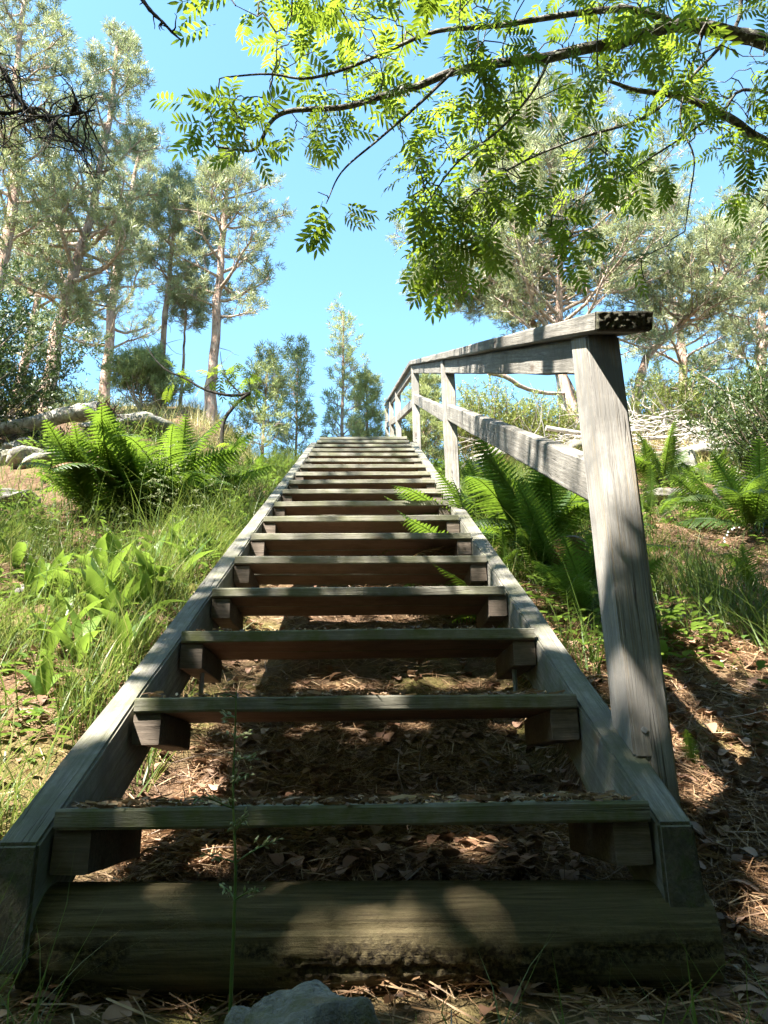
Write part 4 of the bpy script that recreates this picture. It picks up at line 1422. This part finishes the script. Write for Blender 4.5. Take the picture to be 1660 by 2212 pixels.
tag(mb.build('leaf_litter', M_leaflit, smooth=True), 'dry brown fallen leaves lying among the needles', 'leaves', kind='stuff')
# crumbs and needles lying on the lowest treads
mb = MB()
N = 900
Xn = g.uniform(-0.45, 0.45, N); st = g.choice([0, 0, 0, 0, 1, 2], N)
Yn = st * RUN + 0.006 + 0.29 * g.random(N) ** 2; a = g.random(N) * 6.283
D = np.stack([np.cos(a), np.sin(a), g.normal(0, 0.15, N)], -1)
big = g.random(N) < 0.35
inst(mb, np.array([(-0.06, 0, -0.5), (0.06, 0, -0.5), (0.07, 0.1, 0), (-0.07, 0.1, 0), (0.03, 0, 0.5), (-0.03, 0, 0.5)]), np.array([(0, 1, 2, 3), (3, 2, 4, 5)]),
     frames(D), np.stack([Xn, Yn, st * RISE + g.uniform(0.002, 0.008, N)], -1), g.uniform(0.02, 0.05, N), g.beta(2, 2, N))
m = 260
Xn = g.uniform(-0.46, 0.46, m); tvb = np.array([(1, 0, 0), (-1, 0, 0), (0, 1, 0), (0, -1, 0), (0, 0, 1), (0, 0, -1.0)]); tfb = np.array([(0, 2, 4), (2, 1, 4), (1, 3, 4), (3, 0, 4), (2, 0, 5), (1, 2, 5), (3, 1, 5), (0, 3, 5)])
st = g.choice([0, 0, 0, 1, 2], m)
inst(mb, tvb, tfb, frames(g.normal(size=(m, 3))), np.stack([Xn, st * RUN + 0.004 + 0.02 * g.random(m), st * RISE + 0.003 + 0 * Xn], -1), g.uniform(0.002, 0.0055, m), g.beta(3, 2, m))
tag(mb.build('tread_litter', M_litter, smooth=False), 'needles and crumbs lying on the lowest treads', 'needles', kind='stuff')


mb = MB()
for i in range(520):
    x = g.uniform(-2.0, 2.6) if i % 3 else g.uniform(-0.45, 1.7); y = g.uniform(-0.7, 3.5) if i % 3 else g.uniform(-0.3, 1.3)
    if -0.12 < y < 0.16 and abs(x) < 0.6: continue
    B = wig(gnd(x, y) + np.array([0, 0, 0.012]), np.append(g.normal(size=2), 0.15), g.uniform(0.03, 0.22), 4, -0.05, 0.25, g)
    B[:, 2] = np.maximum(B[:, 2], H(B[:, 0], B[:, 1]) + 0.006)
    tubes_into(mb, B, np.linspace(g.uniform(0.0012, 0.0035), 0.0008, 5), 4, g.random())
tag(mb.build('twig_litter', M_limb), 'small dead twigs strewn over the forest floor', 'twigs', kind='stuff')
# a grey curved root surfacing on the right bank
for lab, pp, r in (('thin grey root surfacing on the litter right of the tall post', [(1455, 1398, 1.75), (1500, 1405, 1.72), (1560, 1425, 1.68), (1610, 1460, 1.6), (1665, 1520, 1.5)], 0.011),
                   ('pale weathered stick lying across the right bank', [(1430, 1262, 2.35), (1475, 1275, 2.3), (1520, 1272, 2.3)], 0.012)):
    P = np.array([aty(x, y, Y) for x, y, Y in pp]); P[:, 2] = H(P[:, 0], P[:, 1]) + 0.008
    mb = MB(); tubes_into(mb, catmull(P, 16), np.linspace(r, r * 0.6, 16), 7, rough=0.08)
    tag(mb.build('root' if r < 0.0115 else 'dead_stick', M_dead), lab, 'branch')
# tuft of pale lichen on the lowest tread
mb = MB(); c = np.array([aty(1205, 1722, 0.03)[0], 0.03, 0.0])
for i in range(46):
    B = wig(c + np.array([g.normal(0, 0.012), g.normal(0, 0.006), 0.0]), g.normal(size=3) + np.array([0, 0, 1.2]), g.uniform(0.006, 0.016), 4, 0.0, 0.6, g)
    tubes_into(mb, B, np.linspace(0.0016, 0.0007, 5), 4)
tag(mb.build('lichen_tuft', M_lichen), 'tuft of pale curly lichen lying on the lowest tread', 'lichen')
# star-shaped white flower beside the foreground stone
c = atd(784, 2168, 0.72); gb = gnd(c[0] + 0.004, c[1] + 0.01)
fl = empty('starwort', gb, 'tiny white star flower on a thin stem beside the foreground stone', 'flower')
mb = MB(); tubes_into(mb, catmull([gb, (gb + c) / 2 + np.array([0.004, 0, 0]), c], 8), np.linspace(0.0008, 0.0005, 8), 4); mb.build('stem', M_stalk, fl)
mb = MB()
vx = RT; vy = UP
for k in range(10):
    a = k * 0.628; d = vx * math.cos(a) + vy * math.sin(a); q = -vx * math.sin(a) + vy * math.cos(a)
    mb.add([c, c + d * 0.003 + q * 0.0007, c + d * 0.0062, c + d * 0.003 - q * 0.0007], [[0, 1, 2, 3]])
mb.build('petals', M_flower, fl, False)
# lily-of-the-valley flower stem arching in from the right edge
P = catmull([aty(x, y, 2.9) for x, y in ((1680, 1190), (1650, 1160), (1615, 1140), (1585, 1138), (1567, 1158), (1563, 1182))], 16)
b0 = gnd(P[0][0] + 0.12, 2.85)
fl = empty('lily_flower_stem', b0, 'arching stem of small white bell flowers near the right edge', 'flower')
mb = MB(); tubes_into(mb, np.vstack([catmull([b0, (b0 + P[0]) / 2 + np.array([0.03, 0, 0.06]), P[0]], 8)[:-1], P]), np.linspace(0.003, 0.0012, 23), 5); mb.build('stem', M_stalk, fl)
mb0 = MB(); th = np.linspace(0, 6.283, 8, endpoint=False)
V = np.concatenate([np.stack([r_ * np.cos(th), r_ * np.sin(th), np.full(8, z_)], -1) for r_, z_ in ((0.001, 0.0), (0.0035, -0.002), (0.0042, -0.006), (0.0047, -0.0085))])
ii = np.arange(3)[:, None] * 8; jj = np.arange(8)[None]; kk = (jj + 1) % 8
bell_m = mb0.add(V, np.stack([ii + jj, ii + kk, ii + 8 + kk, ii + 8 + jj], -1).reshape(-1, 4)).mesh('flower_bell', M_flower)
for k in range(8):
    p_ = polyline_eval(P, 0.52 + 0.06 * k) + np.array([0.004 * (-1) ** k, 0, -0.004])
    link('flower_bell', bell_m, fl, Matrix.Translation(tuple(p_)) @ Matrix.Scale(1.2, 4))

# ------------------------------------------------------------------ broad-leaved trees
def leaf_template(L, npair, seed, tris=True, droop=0.25):
    """pinnate rowan leaf: rachis along z (tip at +z), blade in the x-z plane, y its upper side"""
    g = np.random.default_rng(seed)
    V = []; F = []
    n = 6
    for i in range(n - 1):
        pass
    def rach(t): return np.array([0, -droop * L * t * t, L * t])
    ts = np.linspace(0, 0.95, n)
    for i in range(n):
        c = rach(ts[i]); w = 0.0012
        V += [c + np.array([-w, 0, 0]), c + np.array([w, 0, 0])]
    for i in range(n - 1): F.append((2 * i, 2 * i + 1, 2 * i + 3, 2 * i + 2))
    specs = []
    for p in range(npair):
        t = 0.22 + 0.74 * p / (npair - 0.3)
        for sg in (-1, 1): specs.append((t, sg, L * 0.36 * math.sin(math.pi * (0.30 + 0.42 * p / npair)) * g.uniform(0.92, 1.08)))
    specs.append((0.95, 0, L * 0.30))
    for t, sg, ll in specs:
        c = rach(t)
        d = norm(np.array([sg * 1.0, g.normal(-0.12, 0.12), 0.42 + 0.5 * t])) if sg else norm(np.array([0, -0.4, 1.0]))
        up = np.array([0, 1.0, 0.25]); q = norm(np.cross(up, d)); N = np.cross(d, q)
        w = ll * 0.145
        k = len(V)
        b0 = c
        V += [b0, c + d * ll * 0.30 + q * w + N * w * 0.35, c + d * ll * 0.30 - q * w + N * w * 0.35, c + d * ll * 0.34,
              c + d * ll * 0.68 + q * w * 0.85 + N * w * 0.2 - up * ll * 0.05, c + d * ll * 0.68 - q * w * 0.85 + N * w * 0.2 - up * ll * 0.05, c + d * ll * 0.7 - up * ll * 0.05,
              c + d * ll - up * ll * 0.12]
        F += [(k, k + 1, k + 3, k + 3), (k, k + 3, k + 2, k + 2), (k + 1, k + 4, k + 6, k + 3), (k + 3, k + 6, k + 5, k + 2), (k + 4, k + 7, k + 6, k + 6), (k + 6, k + 7, k + 5, k + 5)]
    V = np.array(V)
    Q = np.array([f for f in F if f[2] != f[3]]); T = np.array([f[:3] for f in F if f[2] == f[3]])
    Tt = np.concatenate([Q[:, [0, 1, 2]], Q[:, [0, 2, 3]], T])
    return V, Tt


LEAF = [leaf_template(0.17, p, 200 + i, droop=d) for i, (p, d) in enumerate(((6, 0.12), (6, 0.25), (5, 0.38), (7, 0.05), (5, 0.2)))]
LEAFM = [MB().add(v, f).mesh('leaf', M_rowleaf, True) for v, f in LEAF]


class Skeleton:
    def __init__(self, mat):
        self.N = []; self.mb = MB(); self.D = []

    def limb(self, P, r0, r1, n=None, sides=8, rough=0.04):
        P = catmull(P, n or max(8, len(P) * 4)); R = np.linspace(r0, r1, len(P))
        tubes_into(self.mb, P, R, sides, rough=rough)
        self.N += list(P); self.D += list(R)

    def reach(self, targets, g, sag=0.10, r=0.0045, order=None):
        """grow a twig from the nearest wood to each target, nearest targets first; returns the twig tip directions"""
        targets = np.array(targets); N = np.array(self.N)
        d0 = np.array([np.min(np.linalg.norm(N - t, axis=1)) for t in targets])
        out = []
        NN = np.zeros((len(N) + len(targets) * 6, 3)); n = len(N); NN[:n] = N
        for i in np.argsort(d0):
            t = targets[i]
            dd = np.linalg.norm(NN[:n] - t, axis=1)
            a = NN[int(np.argmin(dd))]
            L = dd.min()
            if L < 0.03:
                out.append((t, norm(g.normal(size=3)))); continue
            m = 5
            u = np.linspace(0, 1, m)[:, None]
            P = a * (1 - u) + t * u
            P[:, 2] += sag * L * np.sin(np.pi * u[:, 0])
            P[1:-1] += g.normal(0, 0.06 * L, (m - 2, 3))
            tubes_into(self.mb, P, np.linspace(r * (0.6 + min(L, 0.8)), r * 0.4, m), 4, g.random())
            NN[n:n + m - 1] = P[1:]; n += m - 1
            out.append((t, norm(P[-1] - P[-2])))
        return out


def leaf_set(tips, g, per, size, droop=0.5):
    """positions, frames and scales of pinnate leaves around twig tips"""
    T = []; M = []; S = []; K = []
    for (t, d) in tips:
        for q in range(int(g.integers(per[0], per[1] + 1))):
            a = g.random() * 6.283
            z = norm(d * 0.5 + np.array([math.cos(a), math.sin(a), 0]) * 0.8 + np.array([0, 0, -droop * g.uniform(0.2, 1.4)]))
            up = norm(np.array([0, 0, 1.0]) + g.normal(0, 0.35, 3))
            x = norm(np.cross(up, z)); y = np.cross(z, x)
            T.append(t + g.normal(0, 0.025, 3)); M.append(np.stack([x, y, z], -1)); S.append(size * g.uniform(0.7, 1.15)); K.append(int(g.integers(0, 5)))
    return np.array(T), np.array(M), np.array(S), np.array(K)


def mass(mb, T, M, S, K, templ):
    for q, (tv, tf) in enumerate(templ):
        m = K == q
        if m.any(): inst(mb, tv, tf, M[m], T[m], S[m])


# the rowan whose boughs hang into the top of the picture: trunk outside the frame on the right
g = np.random.default_rng(91)
rb = gnd(3.1, 1.5)
rowan = empty('rowan_tree', rb, 'green rowan tree reaching over the railing from the right with feathery leaves', 'tree')
sk = Skeleton(M_rowan)
fork = rb + np.array([-0.15, 0.05, 2.6])
sk.limb([rb + np.array([0, 0, -0.15]), rb + np.array([0.05, 0, 0.8]), rb + np.array([-0.02, 0.05, 1.7]), fork, fork + np.array([0.1, 0.1, 1.2]), fork + np.array([0.3, 0.0, 2.6])], 0.085, 0.03, 24, 10)
def path(pts, d0, d1):
    n = len(pts)
    return [atd(x, y, d0 + (d1 - d0) * i / (n - 1)) for i, (x, y) in enumerate(pts)]
P1 = path([(1660, 93), (1589, 74), (1524, 59), (1455, 56), (1400, 71), (1338, 93), (1276, 102), (1189, 124), (1152, 127), (1065, 139), (978, 155), (904, 186), (835, 205), (742, 232), (631, 239), (587, 262), (553, 321), (511, 323), (468, 317)], 3.25, 2.75)
sk.limb([fork, (fork + P1[0]) / 2 + np.array([0, 0, 0.06])] + P1, 0.034, 0.003, 70)
P2 = path([(1455, 56), (1430, 37), (1381, 25), (1350, 19), (1276, 25), (1189, 37), (1096, 53), (1034, 59), (941, 68), (848, 105), (755, 146), (662, 170), (582, 160), (485, 167)], 3.15, 2.9)
sk.limb(P2, 0.017, 0.003, 50)
P3 = path([(1660, 310), (1585, 260), (1530, 232), (1468, 208), (1375, 195), (1331, 180), (1288, 167)], 3.5, 3.3)
sk.limb([fork + np.array([0, 0, -0.6]), (fork + P3[0]) / 2 + np.array([0, 0, -0.3])] + P3, 0.028, 0.005, 36)
P4 = path([(1660, -60), (1590, 60), (1500, 160), (1400, 250), (1250, 300), (1130, 350), (1020, 420), (960, 500)], 3.5, 3.0)
sk.limb([fork + np.array([0.05, 0.05, 0.4])] + P4, 0.011, 0.0022, 40)
P5 = path([(1660, 200), (1560, 240), (1470, 300), (1360, 370), (1240, 440), (1180, 520)], 3.7, 3.4)
sk.limb([fork + np.array([0.02, 0.0, -0.3])] + P5, 0.009, 0.002, 34)
P6 = path([(1189, 124), (1150, 200), (1080, 280), (990, 350), (930, 430), (900, 480)], 3.0, 2.85)
sk.limb(P6, 0.006, 0.002, 30)
P7 = path([(978, 155), (900, 230), (820, 300), (740, 370), (705, 440)], 2.9, 2.8)
sk.limb(P7, 0.007, 0.002, 26)
P8 = path([(1524, 59), (1490, 160), (1470, 260), (1500, 340), (1490, 430), (1480, 500)], 3.2, 3.1)
sk.limb(P8, 0.006, 0.002, 26)
TG = []
def fill(n, poly, d0, d1):
    from math import inf
    px = np.array([p[0] for p in poly]); py = np.array([p[1] for p in poly])
    k = 0
    while k < n:
        x = g.uniform(px.min(), px.max()); y = g.uniform(py.min(), py.max())
        ins = False; j = len(poly) - 1
        for i in range(len(poly)):
            if (py[i] > y) != (py[j] > y) and x < (px[j] - px[i]) * (y - py[i]) / (py[j] - py[i]) + px[i]: ins = not ins
            j = i
        if ins and vnoise(x / 60.0, y / 50.0, 70) > 0.22:
            TG.append(atd(x, y, g.uniform(d0, d1))); k += 1
fill(150, [(560, -60), (1680, -60), (1680, 130), (1200, 170), (900, 190), (600, 150)], 2.7, 3.7)
fill(105, [(860, 180), (1400, 170), (1420, 300), (1250, 480), (1100, 520), (960, 560), (880, 420)], 2.75, 3.5)
fill(20, [(860, 400), (1060, 430), (990, 610), (920, 620)], 2.8, 3.1)
fill(8, [(1180, 480), (1280, 470), (1260, 580), (1200, 560)], 2.9, 3.2)
fill(4, [(1310, 560), (1400, 560), (1400, 620), (1330, 620)], 3.0, 3.2)
fill(7, [(430, -60), (600, -60), (600, 40), (450, 20)], 2.8, 3.0)
fill(14, [(430, 190), (560, 170), (560, 340), (450, 350)], 2.7, 2.9)
fill(3, [(670, 400), (730, 390), (720, 450), (680, 450)], 2.78, 2.85)
fill(24, [(560, 160), (860, 190), (800, 330), (560, 300)], 2.75, 3.2)
fill(45, [(1400, 130), (1680, 130), (1680, 330), (1500, 330), (1420, 260)], 3.1, 4.0)
fill(9, [(1600, 400), (1690, 380), (1690, 560), (1620, 520)], 3.3, 3.8)
fill(10, [(1180, 480), (1320, 380), (1420, 300), (1480, 380), (1300, 520)], 3.2, 3.6)
tips = sk.reach(TG, g)
T, M, S, K = leaf_set(tips, g, (1, 3), 0.82, 0.3)
# the crown outside the frame, above and to the right
TO = [fork + np.array([0.6, 0.2, 1.6]) + norm(v) * np.array([1.6, 1.7, 1.3]) * r for v, r in zip(g.normal(size=(230, 3)), g.random(230) ** 0.4)]
def inview(p):
    d = np.array(p) - CAM; z = d @ FW
    return z > 0 and abs(d @ RT) / z < 0.56 and abs(d @ UP) / z < 0.72
TO = [p for p in TO if not inview(p)]
tips2 = sk.reach(TO, g)
T2, M2, S2, K2 = leaf_set(tips2, g, (4, 6), 1.1)
sk.mb.build('boughs', M_rowan, rowan)
dep = np.array([(t - CAM) @ FW if inview(t) else 99 for t in T])
order = np.argsort(dep / S)
for i in order[:300]:
    m = M[i]
    link('leaf', LEAFM[K[i]], rowan, mat4(m[:, 0], m[:, 1], m[:, 2], T[i]) @ Matrix.Scale(float(S[i]), 4))
rest = order[300:]
mb = MB(); mass(mb, T[rest], M[rest], S[rest], K[rest], LEAF); mass(mb, T2, M2, S2, K2, LEAF)
tag(mb.build('foliage', M_rowleaf_a, rowan), kind='stuff')

# unseen tree behind left, crown shaped to dapple the foot of the stairs
def sunlift(fx, fy, h):
    """point at height h whose shadow falls on level ground at fx, fy"""
    return np.array([fx, fy, 0]) + SUN_TO * (h / SUN_TO[2])
def foot(P):
    P = np.asarray(P, float)
    return (P - SUN_TO * (P[..., 2:3] / SUN_TO[2]))[..., :2]
HOLES = []  # gaps cut in the unseen crowns to let the sun patches through
def hole(x, y, Y, rx, ry):
    f = foot(aty(x, y, Y)); HOLES.append((f[0], f[1], rx, ry))
hole(780, 2010, -0.02, 0.12, 0.05)
hole(930, 2025, -0.02, 0.15, 0.075)      # log
hole(640, 1525, 0.365, 0.06, 0.06)
hole(890, 1525, 0.365, 0.07, 0.06)
hole(420, 1680, 0.75, 0.10, 0.14)
hole(530, 1285, 1.095, 0.11, 0.05)
hole(760, 1285, 1.095, 0.09, 0.05)
hole(960, 1285, 1.095, 0.07, 0.05)
hole(460, 1380, 0.73, 0.06, 0.05)
hole(800, 1375, 0.73, 0.07, 0.04)
hole(1540, 1600, 0.9, 0.42, 0.2)
hole(1620, 1720, 0.65, 0.16, 0.1)
hole(1560, 1450, 1.4, 0.45, 0.22)
hole(1640, 1830, 0.6, 0.08, 0.14)
hole(1330, 830, 0.17, 0.2, 0.2)
hole(1320, 960, 0.17, 0.11, 0.11)
hole(1290, 1160, 0.17, 0.04, 0.04)
hole(1370, 1480, 0.17, 0.05, 0.06)
hole(1270, 1450, 0.55, 0.07, 0.07)
HOLES += [(-0.46, 0.85, 0.15, 0.48), (-0.42, 0.40, 0.09, 0.15), (0.72, 0.08, 0.15, 0.14)]
HOLES = np.array(HOLES)
def inhole(fx, fy, k=1.0):
    fx = fx + 0.11 * (float(vnoise(fx * 9 + 3, fy * 9, 95)) - 0.5); fy = fy + 0.09 * (float(vnoise(fx * 11, fy * 11 + 5, 96)) - 0.5)
    return np.any(((fx - HOLES[:, 0]) / HOLES[:, 2]) ** 2 + ((fy - HOLES[:, 1]) / HOLES[:, 3]) ** 2 < k)
BLT = np.array([(0, 0, 0), (0.42, 0.05, 0.3), (-0.42, 0.05, 0.3), (0.3, 0.02, 0.62), (-0.3, 0.02, 0.62), (0, -0.05, 1.0)])
BLF = np.array([(0, 1, 2), (1, 3, 2), (2, 3, 4), (3, 5, 4)])


def shade_tree(label, tb, trunk, r0, sampler, n, per, size, seed, jit=0.085):
    g = np.random.default_rng(seed)
    root = empty('shade_birch', tb, label, 'tree')
    sk = Skeleton(M_rowan)
    sk.limb([tb + np.array(q, float) for q in trunk], r0, 0.02, 24, 10)
    ST = []
    while len(ST) < n:
        p = sampler(g)
        if p is not None: ST.append(p)
    tips = sk.reach(ST, g, r=0.003)
    sk.mb.build('trunk', M_rowan, root)
    P = np.repeat(np.array([t for t, d in tips]), per, 0) + g.normal(0, jit, (n * per, 3))
    f = foot(P)
    P = P[[not inhole(a, b, 0.8) for a, b in f]]
    mb = MB(); inst(mb, BLT, BLF, frames(norm(g.normal(size=(len(P), 3)) + np.array([0, 0, -0.4]))), P, g.uniform(*size, len(P)))
    tag(mb.build('crown', M_rowleaf_a, root), kind='stuff')


def near_shade(g):
    # full shade at the foot of the stairs, thinning uphill and ending left of the stringer
    fx = g.uniform(-2.2, 3.8); fy = g.uniform(-2.6, 2.4)
    d = 1.0 - 0.88 * sm(1.3, 1.7, fy + 0.25 * (vnoise(fx * 2.5, 0, 84) - 0.5))
    el = -0.33 + 0.12 * (vnoise(fy * 2.2, 0, 80) - 0.5) - 1.8 * (1 - sm(-0.5, 0.45, fy))
    d *= sm(el - 0.12, el + 0.08, fx)
    nn = vnoise(fx * 3.0 + 4, fy * 3.0, 81) * 0.6 + vnoise(fx * 8, fy * 8, 82) * 0.4
    if g.random() > d or nn < 0.08 + 0.46 * sm(1.3, 1.65, fy) + 0.34 * sm(0.8, 1.0, fx) * sm(-0.3, 0.1, fy) or inhole(fx, fy): return None
    return sunlift(fx, fy, g.uniform(3.3, 6.2))


def far_shade(g):
    # unseen crown shaped for scattered shade over the upper steps and the slopes beside them
    fx = g.uniform(-3.5, 5.0); fy = g.uniform(1.6, 9.5)
    nn = vnoise(fx * 1.7 + 14, fy * 1.7, 86) * 0.6 + vnoise(fx * 5, fy * 5, 87) * 0.4
    thr = 0.60 - 0.07 * (1 - sm(1.2, 2.0, abs(fx - 0.3 - 0.25 * fy))) - 0.26 * sm(6.0, 7.0, fy) * (1 - sm(0.3, 0.9, abs(fx - 1.75))) + 0.3 * sm(0.9, 1.6, fx) * sm(2.0, 2.6, fy) * (1 - sm(5.2, 6.4, fy)) * (1 - sm(2.2, 2.6, fx)) - 0.16 * sm(2.3, 2.8, fx) * sm(2.2, 2.8, fy) * (1 - sm(5.0, 6.0, fy))
    if nn < thr: return None
    p = sunlift(fx, fy, g.uniform(6.8, 9.0) if fy < 7 else g.uniform(8.5, 11))
    return None if inview(p) else p


shade_tree('unseen leafy birch behind the camera, crown shaped to shade the foot of the stairs', gnd(-4.3, -4.6), [(0, 0, -.1), (0.2, 0.1, 1.5), (0.5, 0.4, 3.2), (0.9, 0.8, 5.0), (1.1, 1.0, 7.0)], 0.12, near_shade, 2700, 15, (0.065, 0.115), 17)
shade_tree('unseen tall birch left of the slope, crown shaped to dapple the upper steps', gnd(-7.0, -1.2), [(0, 0, -.1), (0.3, 0.1, 3), (0.5, 0.2, 6), (1.2, 0.6, 9.0), (1.5, 0.8, 11.5)], 0.16, far_shade, 800, 12, (0.06, 0.11), 18, 0.13)
def overhead(g):  # unseen crown added overhead to keep open sky off the foreground
    p = np.array([g.uniform(-2.0, 2.6), g.uniform(-4.0, 0.4), g.uniform(3.0, 6.5)])
    f = foot(p)
    if inview(p) or f[1] > 2.3 or f[0] < -0.3 or (f[1] > 1.1 and f[0] < 1.3) or inhole(f[0], f[1]): return None
    if vnoise(f[0] * 3.2, f[1] * 3.2, 89) < 0.25 + 0.25 * sm(0.8, 1.0, f[0]): return None
    return p


shade_tree('unseen birch added leaning over the camera above the foot of the stairs', gnd(-1.9, -3.6), [(0, 0, -.1), (0.2, 0.1, 1.6), (0.6, 0.5, 3.4), (1.6, 1.3, 5.0), (2.4, 2.0, 6.3)], 0.10, overhead, 1100, 14, (0.07, 0.12), 19, 0.11)
# unseen dense trees added behind the camera to close off the low sky
g = np.random.default_rng(29)
def screen_crown(cx, cy, hh, rad):
    def f(g):
        v = norm(g.normal(size=3)) * g.random() ** 0.33
        return np.array([cx, cy, -0.2 + hh * 0.58]) + v * np.array([rad, rad, hh * 0.48])
    return f
for i, (cx, cy, hh, rad, lab) in enumerate(((1.5, -5.5, 8.5, 2.3, 'unseen broad birch added straight behind the camera'), (5.5, -4.0, 9.0, 2.6, 'unseen broad birch added behind the camera to the right'),
                                      (-1.8, -7.5, 4.6, 2.2, 'unseen low birch added behind the camera to the left'), (6.5, 0.8, 8.0, 2.0, 'unseen birch added beside the rowan on the right'), (2.2, -3.4, 11.0, 2.2, 'unseen tall birch added close behind the camera'), (-7.5, -10.0, 8.0, 2.6, 'unseen tall birch added far behind the camera to the left'), (0.0, -11.0, 11.0, 3.0, 'unseen tallest birch added far behind the camera'), (-5.2, 1.2, 4.4, 1.7, 'unseen low birch added left of the slope, beside the camera'), (-5.5, -6.8, 4.2, 2.0, 'unseen low birch added far behind the camera to the left'))):
    shade_tree(lab, gnd(cx, cy), [(0, 0, -.1), (0.1, 0, hh * 0.3), (0, 0.1, hh * 0.6), (0.1, 0, hh * 0.95)], 0.12, screen_crown(cx, cy, hh, rad), 560, 15, (0.13, 0.22), 60 + i, 0.3)

# unseen foliage added to block the bright horizon between those trunks
g = np.random.default_rng(30)
N = 13000
az = np.radians(g.uniform(75, 290, N)); rr = g.uniform(4.6, 8.5, N)
X = rr * np.sin(az); Y = -1.0 + rr * np.cos(az)
keep = vnoise(X * 0.8, Y * 0.8, 93) > 0.2
X, Y = X[keep], Y[keep]; N = len(X)
Z = H(X, Y) + g.random(N) ** 1.3 * (2.2 + 1.4 * vnoise(X * 0.7, Y * 0.7, 94))
mb = MB(); inst(mb, BLT, BLF, frames(norm(g.normal(size=(N, 3)) + np.array([0, 0, 0.3]))), np.stack([X, Y, Z], -1), g.uniform(0.18, 0.32, N))
tag(mb.build('screen_undergrowth', M_rowleaf_a), 'unseen low foliage added between the birches behind the camera', 'screen_undergrowth', kind='stuff')

# bent rowan sapling with a mossy dead limb at the hill edge left of the stairs
g = np.random.default_rng(23)
sp = [aty(x, y, 5.6) for x, y in ((482, 985), (480, 945), (484, 910), (500, 885), (522, 862), (540, 850))]
sp[0] = gnd(sp[0][0], 5.6)
sap = empty('rowan_sapling', sp[0], 'bent rowan sapling with a dark crooked limb left of the top steps', 'tree')
sk = Skeleton(M_dark)
sk.limb(sp, 0.022, 0.016, 18, 7)
sk.limb([aty(x, y, 5.6) for x, y in ((540, 850), (500, 855), (445, 843), (400, 818), (360, 800), (330, 770), (312, 735))], 0.017, 0.005, 24, 6)
sk.limb([aty(x, y, 5.6) for x, y in ((520, 850), (495, 825), (480, 790), (476, 760))], 0.008, 0.003, 10, 5)
sk.limb([aty(x, y, 5.65) for x, y in ((440, 842), (470, 815), (520, 800))], 0.006, 0.002, 10, 5)
TG = [aty(x, y, 5.6 + g.normal(0, 0.12)) for x, y in ((505, 800), (520, 830), (480, 805), (540, 815), (530, 850), (495, 860), (450, 830), (370, 825), (385, 805), (515, 790), (545, 835), (465, 820), (500, 960), (510, 930), (495, 985), (470, 970))]
tips = sk.reach(TG, g)
sk.mb.build('stem', M_dark, sap)
T, M, S, K = leaf_set(tips, g, (3, 5), 1.05)
for i in range(len(T)):
    m = M[i]; link('leaf', LEAFM[K[i]], sap, mat4(m[:, 0], m[:, 1], m[:, 2], T[i]) @ Matrix.Scale(float(S[i]), 4))

# dead twigs: one hanging into the top of the frame, a tangle at the left edge
def twig(label, pts, d, r, subs, seed, pre=(), name='dead_branch'):
    g = np.random.default_rng(seed)
    P = catmull([atd(x, y, d) for x, y in pts], 16)
    Q = catmull([np.array(q, float) for q in pre] + [P[0]], 12)
    mb = MB(); tubes_into(mb, P, np.linspace(r, r * 0.35, 16), 6, rough=0.12)
    tubes_into(mb, Q, np.linspace(r * 2.2, r, 12), 6, rough=0.08)
    for i in range(subs):
        u = g.uniform(0.15, 0.98); a = polyline_eval(P, u)
        B = wig(a, g.normal(size=3) + np.array([0, 0, -0.5]), g.uniform(0.08, 0.5) * (1 if subs > 12 else 0.16), 6, -0.05, 0.35, g)
        tubes_into(mb, B, np.linspace(r * 0.4, r * 0.12, 7), 4)
        if subs > 12:
            for k in range(3):
                C = wig(polyline_eval(B, g.uniform(0.3, 1)), g.normal(size=3), g.uniform(0.05, 0.2), 4, -0.05, 0.4, g)
                tubes_into(mb, C, np.linspace(r * 0.22, r * 0.1, 5), 3)
    return tag(mb.build(name, M_dark), label, 'branch')
twig('bare dark twig hanging into the sky at the top of the picture', [(250, -90), (308, 0), (330, 28), (352, 48), (372, 70), (391, 86)], 2.6, 0.0085, 9, 3, [(-1.3, -3.1, 3.1), (-1.3, -1.6, 3.35), (-1.15, -0.4, 3.05)])
twig('tangle of bare dark twigs in front of the left pines, upper', [(-160, 60), (-60, 110), (0, 140), (60, 240), (140, 250), (205, 238)], 4.2, 0.016, 46, 4, [(-6.75, -1.1, 3.6), (-4.6, 0.6, 3.9)])
twig('tangle of bare dark twigs in front of the left pines, lower', [(-140, 200), (-40, 235), (20, 245), (90, 235), (150, 300), (190, 330)], 4.3, 0.014, 40, 5, [(-6.75, -1.1, 3.0), (-4.6, 0.6, 3.2)])
